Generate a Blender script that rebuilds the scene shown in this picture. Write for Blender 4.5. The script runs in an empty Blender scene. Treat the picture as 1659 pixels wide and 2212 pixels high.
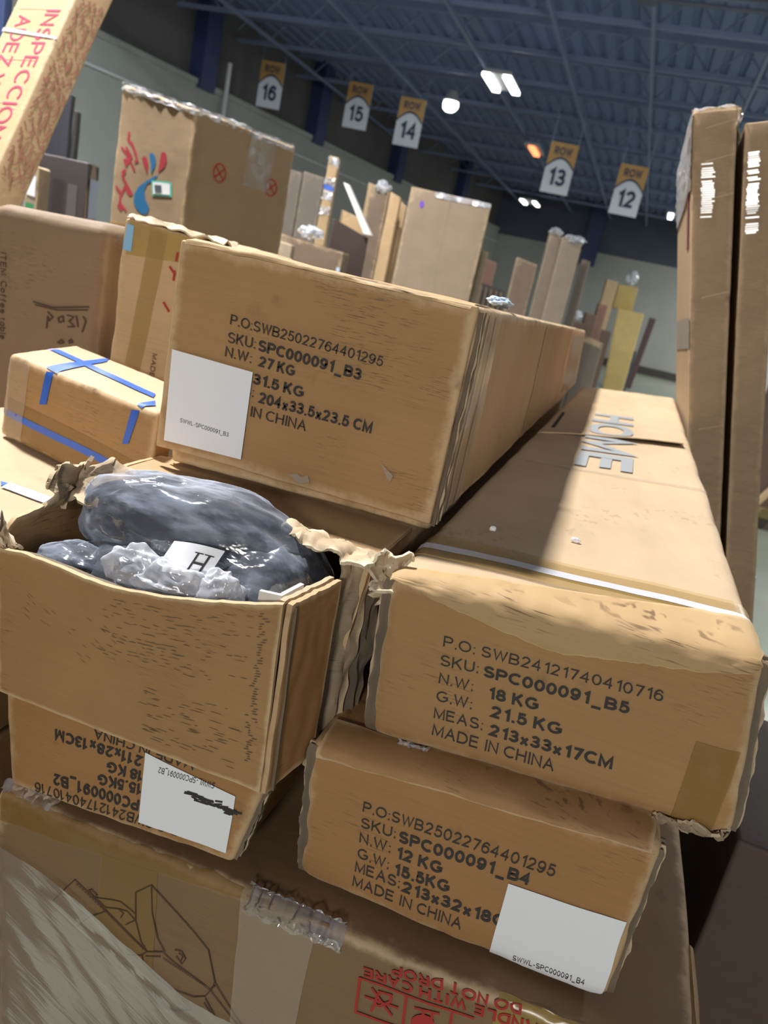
import bpy, math, random
from mathutils import Vector, Matrix, noise

# ------------------------------------------------------------------ camera
scene = bpy.context.scene
col = scene.collection
cam = bpy.data.objects.new('camera', bpy.data.cameras.new('camera'))
col.objects.link(cam)
RX, UY, FZ = Vector((0.9292, 0.3076, 0.2044)), Vector((-0.2767, 0.2141, 0.9368)), Vector((-0.2447, 0.9269, -0.2843))
cam.matrix_world = Matrix(((RX.x, UY.x, -FZ.x, .1488), (RX.y, UY.y, -FZ.y, -.6504), (RX.z, UY.z, -FZ.z, .4076), (0, 0, 0, 1)))
cam.data.sensor_fit = 'VERTICAL'; cam.data.sensor_height = 36; cam.data.lens = 1681.23 / 2212 * 36
cam.data.clip_start = .02; cam.data.clip_end = 200
cam.data.dof.use_dof = True; cam.data.dof.focus_distance = .74; cam.data.dof.aperture_fstop = 8.5
scene.camera = cam
# ------------------------------------------------------------------ colour and world light
scene.view_settings.view_transform = 'Standard'; scene.view_settings.look = 'None'
scene.view_settings.gamma = 1; scene.view_settings.use_curve_mapping = False
scene.view_settings.exposure = 0.0
world = bpy.data.worlds.new('hall_ambient'); scene.world = world; world.use_nodes = True
world.node_tree.nodes['Background'].inputs[0].default_value = (.92, .95, 1, 1)
world.node_tree.nodes['Background'].inputs[1].default_value = .12
# ------------------------------------------------------------------ ceiling lamps' light and one added front fill: (x, y, z, power, colour, size)
LAMPS_AND_FILL = [(-2.6, 1.25, 4.75, 700, (1, .975, .95), .45, 0), (1.2, -12.5, 3.4, 660, (1, .955, .90), 1.6, 1), (-5.5, 4.5, 4.9, 190, (.95, .98, 1), 1.0, 0),
         (5.5, 9.5, 4.9, 260, (1, .96, .88), 1.0, 0), (6.0, 15, 4.9, 520, (.95, .98, 1), 1.0, 0), (6.0, 24, 4.9, 600, (.97, .98, 1), 1.0, 0), (6.0, 33, 4.9, 700, (1, .96, .88), 1.0, 0), (-6.5, 8.5, 5.2, 420, (.95, .98, 1), 1.0, 0)]
for x, y, z, p, c, s, t in LAMPS_AND_FILL:
    l = bpy.data.lights.new('ceiling_and_fill_light', 'AREA'); l.energy = p; l.color = c; l.shape = 'RECTANGLE'; l.size = s; l.size_y = s * .7
    o = bpy.data.objects.new('ceiling_and_fill_light', l); o.location = (x, y, z); col.objects.link(o)
    if t: o.rotation_euler = Vector((-x, -y, -z)).to_track_quat('-Z', 'Y').to_euler()      # added unseen fill behind the camera, turned to the stack
PI = math.pi
FLOOR = -1.45
D = {'BOX':{'B5':[[0.0036,0.0,-0.0148],[0.3437,0.0,0.013],[0.01,2.13,0.02],[0.315,2.13,0.05],[-0.0086,0.0,0.1525],[0.316,0.0,0.1814],[0.008,2.13,0.193],[0.312,2.13,0.225]],'B3':[[-0.3312,0.128,0.1491],[-0.0048,0.128,0.161],[-0.345,2.165,0.186],[-0.018,2.165,0.19],[-0.3437,0.128,0.4022],[-0.0069,0.128,0.3985],[-0.36,2.165,0.375],[-0.033,2.165,0.372]],'B4':[[-0.0233,-0.03,-0.1766],[0.2879,-0.03,-0.1696],[-0.02,2.1,-0.172],[0.29,2.1,-0.168],[-0.039,-0.03,-0.023],[0.2868,-0.03,0.005],[-0.03,2.1,0.012],[0.29,2.1,0.036]],'B2':[[-0.3534,-0.055,-0.1945],[-0.0843,-0.055,-0.1718],[-0.35,2.05,-0.186],[-0.085,2.05,-0.174],[-0.3721,-0.055,-0.071],[-0.0596,-0.055,-0.054],[-0.35,2.05,-0.06],[-0.075,2.05,-0.052]],'BIG':[[-0.28,-0.062,-1.3],[0.378,-0.062,-1.3],[-0.3,1.95,-1.3],[0.378,1.95,-1.3],[-0.368,-0.062,-0.2],[0.372,-0.062,-0.176],[-0.368,1.95,-0.19],[0.37,1.95,-0.176]],'BT':[[-0.672,0.246,0.08],[-0.358,0.15,0.08],[-0.7,0.43,0.08],[-0.392,0.31,0.08],[-0.665,0.243,0.2],[-0.358,0.148,0.2],[-0.7,0.427,0.2],[-0.392,0.31,0.2]],'L1':[[-0.8,-0.16,-0.165],[-0.4,-0.2,-0.165],[-0.8,0.47,-0.165],[-0.4,0.4,-0.165],[-0.8,-0.16,0.0775],[-0.375,-0.2,0.076],[-0.8,0.47,0.0775],[-0.372,0.4,0.0765]]},'TXT':[('B5','front','P.O: SWB24121740410716',[0.1919,0.6575],[0.7767,0.6553],[0.1927,0.7184],0,'print'),('B5','front','SKU:',[0.191,0.5431],[0.2981,0.5516],[0.1916,0.6075],0,'print'),('B5','front','SPC000091_B5',[0.3129,0.5432],[0.6998,0.5443],[0.3145,0.6099],1,'print'),('B5','front','N.W:',[0.1933,0.4373],[0.2907,0.4391],[0.1928,0.4992],0,'print'),('B5','front','18 KG',[0.3357,0.4259],[0.4719,0.4332],[0.336,0.4926],1,'print'),('B5','front','G.W:',[0.1943,0.3295],[0.2944,0.3343],[0.1939,0.3922],0,'print'),('B5','front','21.5 KG',[0.3431,0.3237],[0.5425,0.3302],[0.3434,0.3912],1,'print'),('B5','front','MEAS:',[0.1937,0.2251],[0.3317,0.2317],[0.1932,0.2885],0,'print'),('B5','front','213x33x17CM',[0.3471,0.2155],[0.6833,0.2164],[0.3473,0.2839],1,'print'),('B5','front','MADE IN CHINA',[0.1957,0.1209],[0.5386,0.1137],[0.1963,0.1888],0,'print'),('B4','front','P.O:SWB25022764401295',[0.1901,0.6401],[0.7617,0.6378],[0.1913,0.7125],0,'print'),('B4','front','SKU:',[0.1915,0.5262],[0.3014,0.5338],[0.1929,0.5964],0,'print'),('B4','front','SPC000091_B4',[0.3127,0.5199],[0.7012,0.535],[0.3141,0.5954],1,'print'),('B4','front','N.W:',[0.1922,0.4204],[0.2918,0.4281],[0.1923,0.4904],0,'print'),('B4','front','12 KG',[0.3136,0.4129],[0.4567,0.4166],[0.3123,0.4871],1,'print'),('B4','front','G.W:',[0.1918,0.309],[0.2944,0.3143],[0.1918,0.3799],0,'print'),('B4','front','15.5KG',[0.315,0.2984],[0.4893,0.3147],[0.3137,0.3735],1,'print'),('B4','front','MEAS:',[0.1907,0.206],[0.3379,0.2177],[0.192,0.2821],0,'print'),('B4','front','213x32x18CM',[0.3419,0.2045],[0.7103,0.2247],[0.3418,0.2811],1,'print'),('B4','front','MADE IN CHINA',[0.1895,0.1016],[0.5462,0.1065],[0.1911,0.1754],0,'print'),('B3','front','P.O:SWB25022764401295',[0.2088,0.6913],[0.7455,0.668],[0.2097,0.7352],0,'print'),('B3','front','SKU:',[0.2076,0.6128],[0.3086,0.6138],[0.2067,0.6588],0,'print'),('B3','front','SPC000091_B3',[0.3193,0.6089],[0.6831,0.5901],[0.3209,0.6575],1,'print'),('B3','front','N.W:',[0.203,0.5508],[0.3,0.5485],[0.204,0.5957],0,'print'),('B3','front','27 KG',[0.3245,0.5435],[0.4582,0.5367],[0.3246,0.5902],1,'print'),('B3','front','31.5 KG',[0.3141,0.4625],[0.4996,0.455],[0.316,0.5103],1,'print'),('B3','front','MEAS:',[0.1885,0.4044],[0.3235,0.4052],[0.1879,0.4499],0,'print'),('B3','front','204x33.5x23.5 CM',[0.3412,0.3855],[0.7499,0.3751],[0.3427,0.4359],1,'print'),('B3','front','MADE IN CHINA',[0.1603,0.3206],[0.5269,0.3131],[0.1615,0.3672],0,'print'),('B2','front','P.O:SWB24121740410716',[0.7626,0.1912],[0.1253,0.1332],[0.7645,0.0916],0,'print'),('B2','front','SPC000091_B2',[0.6189,0.3216],[0.2124,0.2874],[0.619,0.2093],1,'print'),('B2','front','15.5KG',[0.5795,0.4785],[0.4001,0.4354],[0.5783,0.3722],1,'print'),('B2','front','18 KG',[0.5734,0.6056],[0.4313,0.5872],[0.5721,0.5005],1,'print'),('B2','front','211x28x13CM',[0.565,0.7427],[0.2158,0.7194],[0.5636,0.6389],1,'print'),('B2','front','MADE IN CHINA',[0.7506,0.8715],[0.368,0.8465],[0.7531,0.784],0,'print'),('B4','front','SWWL-SPC000091_B4',[0.7141,0.0448],[0.9209,0.0695],[0.714,0.0804],0,'label'),('B3','front','SWWL-SPC000091_B3',[0.0595,0.212],[0.2506,0.2009],[0.0599,0.2313],0,'label'),('B2','front','SWWL-SPC000091_B2',[0.839,0.7445],[0.6315,0.7107],[0.8408,0.6881],0,'label'),('BIG','front','DO NOT DROP',[0.7895,1.002],[0.6268,0.9918],[0.7902,0.992],1,'red'),('BIG','front','HANDLE WITH CARE',[0.8302,0.9928],[0.5922,0.9773],[0.8305,0.9817],1,'red'),('B5','top','HOME',[0.2955,0.6628],[0.336,0.3181],[0.5961,0.6635],1,'blue')],'LAB':{'B4':[[0.6442,-0.0441],[0.98,-0.0099],[0.6483,0.5074],[0.9766,0.5132]],'B3':[[0.0015,0.1104],[0.3079,0.1126],[0.0042,0.5249],[0.3124,0.5113]],'B2':[[0.5984,0.1024],[0.963,0.1014],[0.5681,0.7965],[0.9191,0.6845]]},'DRAW':[[[0.1117,0.902],[0.1494,0.9379],[0.2763,0.8918]],[[0.1731,0.9324],[0.1832,0.927],[0.2169,0.9351],[0.2288,0.9371],[0.2454,0.9328],[0.252,0.9302]],[[0.187,0.9271],[0.2037,0.9211],[0.2252,0.9272],[0.2331,0.9244],[0.2292,0.9179]],[[0.2252,0.9272],[0.2401,0.9292],[0.2529,0.9226],[0.2381,0.9123]],[[0.1731,0.9324],[0.1787,0.9351],[0.1886,0.9313],[0.1832,0.927]],[[0.153,0.8822],[0.1736,0.8994],[0.2052,0.9171]],[[0.2455,0.8778],[0.2677,0.8844]],[[0.2523,0.9548],[0.2755,0.9693],[0.3738,0.9259],[0.3885,0.8955],[0.3846,0.8823]],[[0.2523,0.9548],[0.2536,0.9229],[0.2652,0.9002],[0.2763,0.8918]],[[0.2755,0.9693],[0.2799,0.9388],[0.2912,0.9137],[0.3049,0.9023]],[[0.2763,0.8918],[0.2684,0.8852],[0.2725,0.8758],[0.2924,0.8688],[0.3233,0.8629],[0.3598,0.8666],[0.3771,0.8731],[0.3834,0.8832],[0.375,0.8857],[0.3225,0.8948],[0.3014,0.9007],[0.2763,0.8918]],[[0.3887,0.8943],[0.4374,0.8578]],[[0.3846,0.8823],[0.4324,0.856]],[[0.3775,0.8705],[0.3952,0.8564]],[[0.384,0.8861],[0.3903,0.8909]],[[0.2968,0.8485],[0.3008,0.8388],[0.3119,0.8357],[0.3342,0.8392],[0.3587,0.8505]],[[0.3221,0.9105],[0.3329,0.9119],[0.34,0.9053],[0.335,0.8976],[0.325,0.9036]],[[0.3286,0.9087],[0.3354,0.907],[0.3333,0.9015]],[[0.1524,0.9341],[0.1552,0.9331]],[[0.1571,0.9324],[0.1598,0.9314]],[[0.1617,0.9308],[0.1645,0.9298]],[[0.1664,0.9291],[0.1691,0.9281]],[[0.171,0.9275],[0.1738,0.9265]],[[0.1756,0.9258],[0.1784,0.9249]],[[0.1803,0.9242],[0.1831,0.9232]],[[0.1849,0.9226],[0.1877,0.9216]],[[0.1895,0.9209],[0.1923,0.92]],[[0.1942,0.9193],[0.197,0.9183]],[[0.1988,0.9177],[0.2016,0.9167]],[[0.2034,0.9161],[0.2062,0.9151]],[[0.2081,0.9144],[0.2108,0.9135]],[[0.2127,0.9128],[0.2155,0.9118]],[[0.2173,0.9112],[0.2201,0.9102]],[[0.2219,0.9096],[0.2247,0.9086]],[[0.2265,0.908],[0.2293,0.907]],[[0.2311,0.9063],[0.2339,0.9054]],[[0.2358,0.9047],[0.2385,0.9038]],[[0.2404,0.9031],[0.2431,0.9021]],[[0.245,0.9015],[0.2477,0.9005]],[[0.2496,0.8999],[0.2523,0.8989]],[[0.2542,0.8983],[0.2569,0.8973]],[[0.2588,0.8967],[0.2615,0.8957]],[[0.2634,0.8951],[0.2661,0.8941]],[[0.2679,0.8935],[0.2707,0.8925]],[[0.2751,0.886],[0.2777,0.8869]],[[0.2794,0.8874],[0.2819,0.8882]],[[0.2836,0.8888],[0.2861,0.8896]],[[0.2878,0.8901],[0.2903,0.891]],[[0.292,0.8915],[0.2945,0.8923]],[[0.2962,0.8929],[0.2987,0.8937]],[[0.3042,0.8936],[0.3066,0.8933]],[[0.3083,0.8931],[0.3107,0.8928]],[[0.3123,0.8926],[0.3148,0.8924]],[[0.3164,0.8922],[0.3189,0.8919]],[[0.3205,0.8917],[0.3229,0.8914]],[[0.3246,0.8912],[0.327,0.8909]],[[0.3286,0.8907],[0.3311,0.8904]],[[0.3327,0.8902],[0.3351,0.89]],[[0.3367,0.8898],[0.3392,0.8895]],[[0.3408,0.8893],[0.3432,0.889]],[[0.3448,0.8888],[0.3472,0.8885]],[[0.3488,0.8883],[0.3513,0.8881]],[[0.3529,0.8879],[0.3553,0.8876]],[[0.3569,0.8874],[0.3593,0.8871]],[[0.3609,0.8869],[0.3633,0.8866]],[[0.3649,0.8865],[0.3673,0.8862]],[[0.3689,0.886],[0.3713,0.8857]],[[0.3729,0.8855],[0.3753,0.8852]],[[0.3766,0.8648],[0.3783,0.8638]],[[0.3795,0.8631],[0.3812,0.8621]],[[0.3823,0.8614],[0.384,0.8604]],[[0.3851,0.8597],[0.3868,0.8586]],[[0.388,0.858],[0.3897,0.8569]]],'RED':[[[0.5923,0.9252],[0.59,0.963],[0.7378,0.971]],[[0.5923,0.9252],[0.6515,0.9297]],[[0.6512,0.9643],[0.6543,0.934]],[[0.7106,0.9685],[0.7122,0.9516]],[[0.6072,0.9566],[0.6382,0.9381]],[[0.6009,0.9447],[0.6433,0.9486]],[[0.6167,0.9566],[0.6323,0.9588],[0.633,0.9515],[0.6209,0.9418],[0.6141,0.9416],[0.6167,0.9566]],[[0.6123,0.9333],[0.6151,0.9431]],[[0.6647,0.9572],[0.6948,0.9614]],[[0.676,0.959],[0.6769,0.9475]],[[0.6875,0.9599],[0.6876,0.9513]]],'BLOB':[[0.6918,0.9503],[0.692,0.9473],[0.6907,0.9442],[0.6882,0.9411],[0.6846,0.9384],[0.6803,0.9364],[0.6757,0.9352],[0.6713,0.935],[0.6675,0.9358],[0.6647,0.9376],[0.6632,0.94],[0.6631,0.943],[0.6644,0.9462],[0.667,0.9493],[0.6706,0.9519],[0.6749,0.9539],[0.6795,0.9551],[0.6838,0.9552],[0.6875,0.9544],[0.6903,0.9527]],'FP':{'B5strap':[[-0.0214,0.0439],[1.0207,0.0352],[-0.025,0.052],[1.0225,0.0429]],'B5thin':[[-0.0241,0.2992],[0.9997,0.2951],[-0.029,0.3074],[1.0031,0.3069]],'B5slot':[[-0.0143,0.438],[0.9217,0.4349],[-0.0229,0.4527],[0.9272,0.4939]],'B5slit2':[[0.0745,0.4729],[0.1007,0.4707],[0.0558,0.6307],[0.081,0.6261]],'B5rag':[[0.0014,0.9816],[0.0294,0.9752],[0.0944,0.9426],[0.19,0.8959],[0.3122,0.8456],[0.4774,0.7864],[0.54,0.7978],[0.608,0.8174],[0.7259,0.8354],[0.8589,0.8674],[0.9722,0.9095],[0.9998,0.9643]],'B5ltape':[[0.8377,-0.0296],[0.939,-0.0252],[0.8714,0.4978],[0.976,0.4975]],'BIGtapetop':[[0.0107,0.9661],[0.5414,0.9992],[0.0107,1.0034],[0.5431,1.0185]],'BIGtv1':[[0.1866,0.8586],[0.2878,0.8578],[0.1928,0.9808],[0.2836,0.9837]],'BIGtv2':[[0.4196,0.8513],[0.5143,0.8849],[0.4112,1.0138],[0.5238,1.0183]],'BIGyel':[[0.7625,0.9648],[0.9132,0.9716],[0.7589,1.0173],[0.8908,1.0257]],'BIGwrap':[[0.0107,0.9427],[0.0617,0.9379],[0.1284,0.93],[0.1782,0.9148],[0.2276,0.8998],[0.2845,0.8848],[0.3407,0.87],[0.4025,0.8632],[0.4614,0.8644],[0.5199,0.8605]]},'BG':{'CT':[[-0.9773,0.5142,0.3904],[-0.7635,0.5715,0.393]],'YC':[[-0.7093,0.5266,0.4114],[-0.5224,0.5294,0.4002]],'SC':[[-1.9788,2.1743,0.8965],[-1.6558,2.193,0.8554],[-1.4315,2.6246,0.8384]],'INSP':[[-1.5079,1.0934,0.4842],[-1.5633,1.3823,0.9464],[-1.7446,1.3699,0.921],[-1.5285,1.5027,0.9924]],'TV':[[-2.5141,2.376,0.6078],[-2.3015,2.4316,0.6061]],'TVs':[[-2.3961,2.1712,0.542],[-2.3424,2.1843,0.5386]],'DK1':[[-3.3779,3.3499,1.0093],[-3.2201,3.3918,1.01]],'DK2':[[-3.1107,3.285,0.9193],[-3.0888,3.2891,0.9139]],'POST':[[-4.4102,3.9402,1.7118],[-4.2803,3.9742,1.7106]],'G1':[[-3.8659,7.6183,1.2767],[-3.7401,7.6492,1.2694]],'G2':[[-3.6334,7.4608,1.2666],[-3.4151,7.5122,1.2465]],'ST':[[-2.7329,5.974,1.2718],[-2.6497,5.9943,1.2666]],'FS':[[-2.1663,4.9998,0.9844],[-2.1305,5.0065,0.9756],[-1.9686,4.9708,0.72]],'PN':[[-2.1389,4.8828,0.7202],[-1.904,5.0294,0.6444]],'FL':[[-2.1944,4.1622,0.5287],[-1.7776,4.2611,0.4928]],'FLs':[[-1.994,3.7672,0.4754],[-1.916,3.7855,0.468]],'LE1':[[-2.2207,5.7281,1.0846],[-2.0669,5.763,1.0661]],'LE2':[[-2.0427,5.7109,1.0512],[-1.9534,5.7257,1.0226]],'LE3':[[-2.0777,6.0758,1.0399],[-2.0056,6.0805,0.9931]],'SB':[[-2.8905,7.4436,1.2748],[-2.7871,7.4662,1.2596]],'SB2':[[-2.672,6.3045,0.89],[-2.4331,6.3505,0.8345]],'PC':[[-1.8134,5.5154,1.0957],[-1.2064,5.6761,1.0975]],'PC2':[[-1.3067,5.9805,0.7691],[-1.2063,6.0044,0.7608]],'RB':[[-2.5808,12.2971,1.0051],[-2.3281,12.3535,0.9716]],'RB2':[[-2.3504,11.1606,0.6187],[-1.9019,11.2632,0.5672]],'BR':[[-1.611,9.8499,0.9847],[-1.3437,9.9057,0.9367]],'FR':[[-1.5895,12.196,1.581],[-1.4251,12.2374,1.5745]],'FR2':[[-1.3676,12.02,1.5199],[-1.0704,12.0928,1.5012]],'FR3':[[-1.0527,12.7944,1.3114],[-0.9367,12.8192,1.2925]],'LW':[[-0.8371,14.6478,0.1347],[-0.4655,14.7235,0.0615]],'PL1':[[-1.024,16.345,0.553],[-0.811,16.3952,0.5334]],'PL2':[[-0.8903,17.5377,0.8093],[-0.7043,17.5807,0.7897]],'PL3':[[-1.1214,14.1015,0.3565],[-0.8662,14.1606,0.3296]],'PL4':[[-0.8143,19.0129,0.2779],[-0.5241,19.0821,0.2539]],'TA':[[-0.9968,19.8625,1.4463],[-0.7228,19.9291,1.4276]],'YU':[[-0.7445,21.0057,1.4392],[-0.2538,21.1391,1.4521],[-2.1927,22.7609,8.4074]],'YW':[[-0.5789,20.3059,0.7738],[0.0634,20.5116,0.8919],[-0.3741,20.0046,-0.3846],[-0.0962,20.0754,-0.3929]],'PA':[[-0.7285,21.091,1.7038],[-0.6003,21.1262,1.7082]],'DR':[[0.2444,27.5783,0.9142],[0.4627,27.6317,0.9005],[0.1731,27.1571,-0.3974],[0.367,27.1977,-0.4319]],'CARTD':[[-0.1918,24.9764,-0.1589],[0.1582,25.0575,-0.1959]],'RT1':[[1.8242,9.1149,-0.8502],[2.2342,9.2704,-0.696]],'RT2':[[1.6092,9.9478,0.2918],[2.0057,10.0878,0.4072]],'RT3':[[1.5628,10.6559,0.8816],[1.9387,10.7804,0.9643]],'T':[[0.0985,1.7809,0.9916],[0.2072,1.8199,1.0254]],'BT':[[-0.5775,0.1475,0.2223],[-0.3328,0.1012,0.2127]]},'SG':{'12':[[-1.2917,18.0142,2.7083],[-0.6577,18.1779,2.6964],[-1.3164,18.2721,3.5704]],'13':[[-2.7829,17.6624,2.8444],[-2.2157,17.7947,2.7875],[-2.7965,17.9116,3.6686]],'14':[[-6.4314,17.9219,3.3127],[-5.8637,18.0543,3.256],[-6.4906,18.1546,4.1221]],'15':[[-8.0816,18.6594,3.6201],[-7.4624,18.7954,3.5307],[-8.1179,18.8964,4.4238]],'16':[[-10.1305,18.1326,3.6655],[-9.6173,18.2577,3.6319],[-10.2172,18.3736,4.5259]]},'SCD':{'r1':[[0.3709,0.5293],[0.396,0.5502],[0.4356,0.5409],[0.4626,0.5029],[0.4624,0.4297],[0.4104,0.4789]],'b':[[0.4619,0.5754],[0.5003,0.5909],[0.542,0.5705],[0.5625,0.532],[0.5514,0.4853],[0.5157,0.4357],[0.4969,0.5066]],'r2':[[0.6175,0.6057],[0.6556,0.6211],[0.688,0.6043],[0.7025,0.5563],[0.6868,0.5139],[0.6078,0.4551],[0.6109,0.5191]],'sw':[[0.6224,0.4453],[0.5628,0.3905],[0.478,0.3532],[0.4469,0.2987],[0.4781,0.2278],[0.539,0.1788],[0.5245,0.1254],[0.45,0.1142],[0.3662,0.149],[0.3178,0.1997],[0.3195,0.2561],[0.3669,0.3174],[0.4579,0.3694],[0.5417,0.4111]]},'SCS':[[[0.1602,0.6833],[0.163,0.625],[0.2276,0.5956],[0.3128,0.5047],[0.2816,0.4922]],[[0.0909,0.5605],[0.1936,0.51],[0.2857,0.4284]],[[0.1485,0.569],[0.2259,0.5181],[0.1708,0.4525],[0.1399,0.4812],[0.1954,0.501]],[[0.2068,0.616],[0.2893,0.5386]],[[0.1312,0.3928],[0.1653,0.415],[0.1363,0.3656],[0.1969,0.3167],[0.287,0.2477]],[[0.0662,0.2831],[0.1438,0.2358],[0.1828,0.3011],[0.2629,0.2402],[0.2056,0.271]],[[0.1287,0.2247],[0.1307,0.1684],[0.2263,0.1182]],[[0.1088,0.147],[0.158,0.1149]],[[0.1205,0.1767],[0.1816,0.1271]]],'SCL':[[0.5346,0.385],[0.7993,0.4149],[0.8323,0.3015],[0.5661,0.273]],'SCC':[[0.2811,0.5936],[0.8031,0.6018]],'CTS':[[[0.4212,0.722],[0.5855,0.7158],[0.8762,0.74]],[[0.4376,0.7137],[0.6165,0.7099],[0.8714,0.7294]],[[0.8402,0.7058],[0.8654,0.6936],[0.8445,0.6575]],[[0.7812,0.7037],[0.8039,0.6713]],[[0.7077,0.7004],[0.76,0.6991],[0.7268,0.682],[0.7746,0.6688],[0.7234,0.6646]],[[0.6366,0.6859],[0.6719,0.6946],[0.683,0.6784],[0.647,0.6725],[0.6366,0.6859]],[[0.5447,0.6982],[0.5922,0.6851],[0.5653,0.6714],[0.5477,0.6842],[0.5481,0.647]],[[0.6535,0.6096],[0.6811,0.6206],[0.7051,0.6139],[0.6763,0.6086],[0.6535,0.6096]],[[0.7412,0.6199],[0.7619,0.6274],[0.7786,0.6201],[0.7499,0.6148]]],'CTT':[[0.1295,0.8537],[0.1627,0.5828],[0.1758,0.8558]],'YCL':[[0.0307,0.9116],[0.1182,0.9125],[0.0438,0.9841],[0.12,0.9842]],'YCT':[[0.1742,0.5903],[0.3338,0.5804],[0.2893,0.9876],[0.4768,0.9856]],'YCM':[[[0.5922,0.9441],[0.5864,0.9216]],[[0.5312,0.9002],[0.5913,0.8839]],[[0.5105,0.799],[0.5685,0.78]],[[0.5834,0.8924],[0.5825,0.8676]]],'YCX':[[0.4509,0.6471],[0.4468,0.5769],[0.5021,0.6461]],'BTT':{'topx':[[-0.0547,0.5057],[-0.0541,0.6104],[0.8673,0.335],[0.8426,0.4592]],'cross':[[0.3562,-0.0715],[0.2707,0.025],[0.3316,0.8485],[0.2871,1.0467]],'down':[[0.2672,0.5724],[0.3142,0.6063],[0.2884,0.9781],[0.3383,0.9903]],'cross2':[[0.9019,-0.1619],[0.8656,0.0218],[0.9383,0.1452],[0.8992,0.2676]],'down2':[[0.816,0.5472],[0.853,0.5768],[0.8489,0.9365],[0.8961,0.9575]],'low':[[-0.0138,0.2688],[0.7157,0.2361],[-0.0185,0.3475],[0.7777,0.3205]]},'L1T':{'blue':[[0.6671,0.4359],[0.6669,0.4452],[0.6398,0.4536],[0.6647,0.4582]],'white':[[0.6778,0.4289],[0.8669,0.4386],[0.6638,0.4612],[0.8241,0.4702]],'blue2':[[0.8814,0.2835],[0.8904,0.292],[0.8475,0.3056],[0.8581,0.3159]]}}
# ------------------------------------------------------------------ helpers
def S(r, g, b):
    f = lambda c: (c / 255 / 12.92) if c / 255 <= .04045 else ((c / 255 + .055) / 1.055) ** 2.4
    return (f(r), f(g), f(b), 1)
def nd(nt, t, ins={}, **pr):
    n = nt.nodes.new(t)
    for k, v in pr.items(): setattr(n, k, v)
    for k, v in ins.items():
        if isinstance(v, bpy.types.NodeSocket): nt.links.new(v, n.inputs[k])
        else: n.inputs[k].default_value = v
    return n
def newmat(name):
    m = bpy.data.materials.new(name); m.use_nodes = True
    nt = m.node_tree; return m, nt, nt.nodes['Principled BSDF']
def mth(nt, op, a, b=0, c=0, clamp=False): return nd(nt, 'ShaderNodeMath', {0: a, 1: b, 2: c}, operation=op, use_clamp=clamp).outputs[0]
def mixc(nt, f, a, b, bt='MIX'):
    n = nd(nt, 'ShaderNodeMix', {}, data_type='RGBA', blend_type=bt)
    for s, v in ((n.inputs[0], f), (n.inputs[6], a), (n.inputs[7], b)):
        if isinstance(v, bpy.types.NodeSocket): nt.links.new(v, s)
        else: s.default_value = v
    return n.outputs[2]
def noi(nt, vec, scale, det=2, rough=.55): return nd(nt, 'ShaderNodeTexNoise', {'Vector': vec, 'Scale': scale, 'Detail': det, 'Roughness': rough}).outputs['Fac']
def stretch(nt, vec, s): return nd(nt, 'ShaderNodeMapping', {'Vector': vec, 'Scale': s}).outputs[0]
def sstep(nt, v, a, b): return nd(nt, 'ShaderNodeMapRange', {'Value': v, 'From Min': a, 'From Max': b}, interpolation_type='SMOOTHSTEP').outputs[0]

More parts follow.
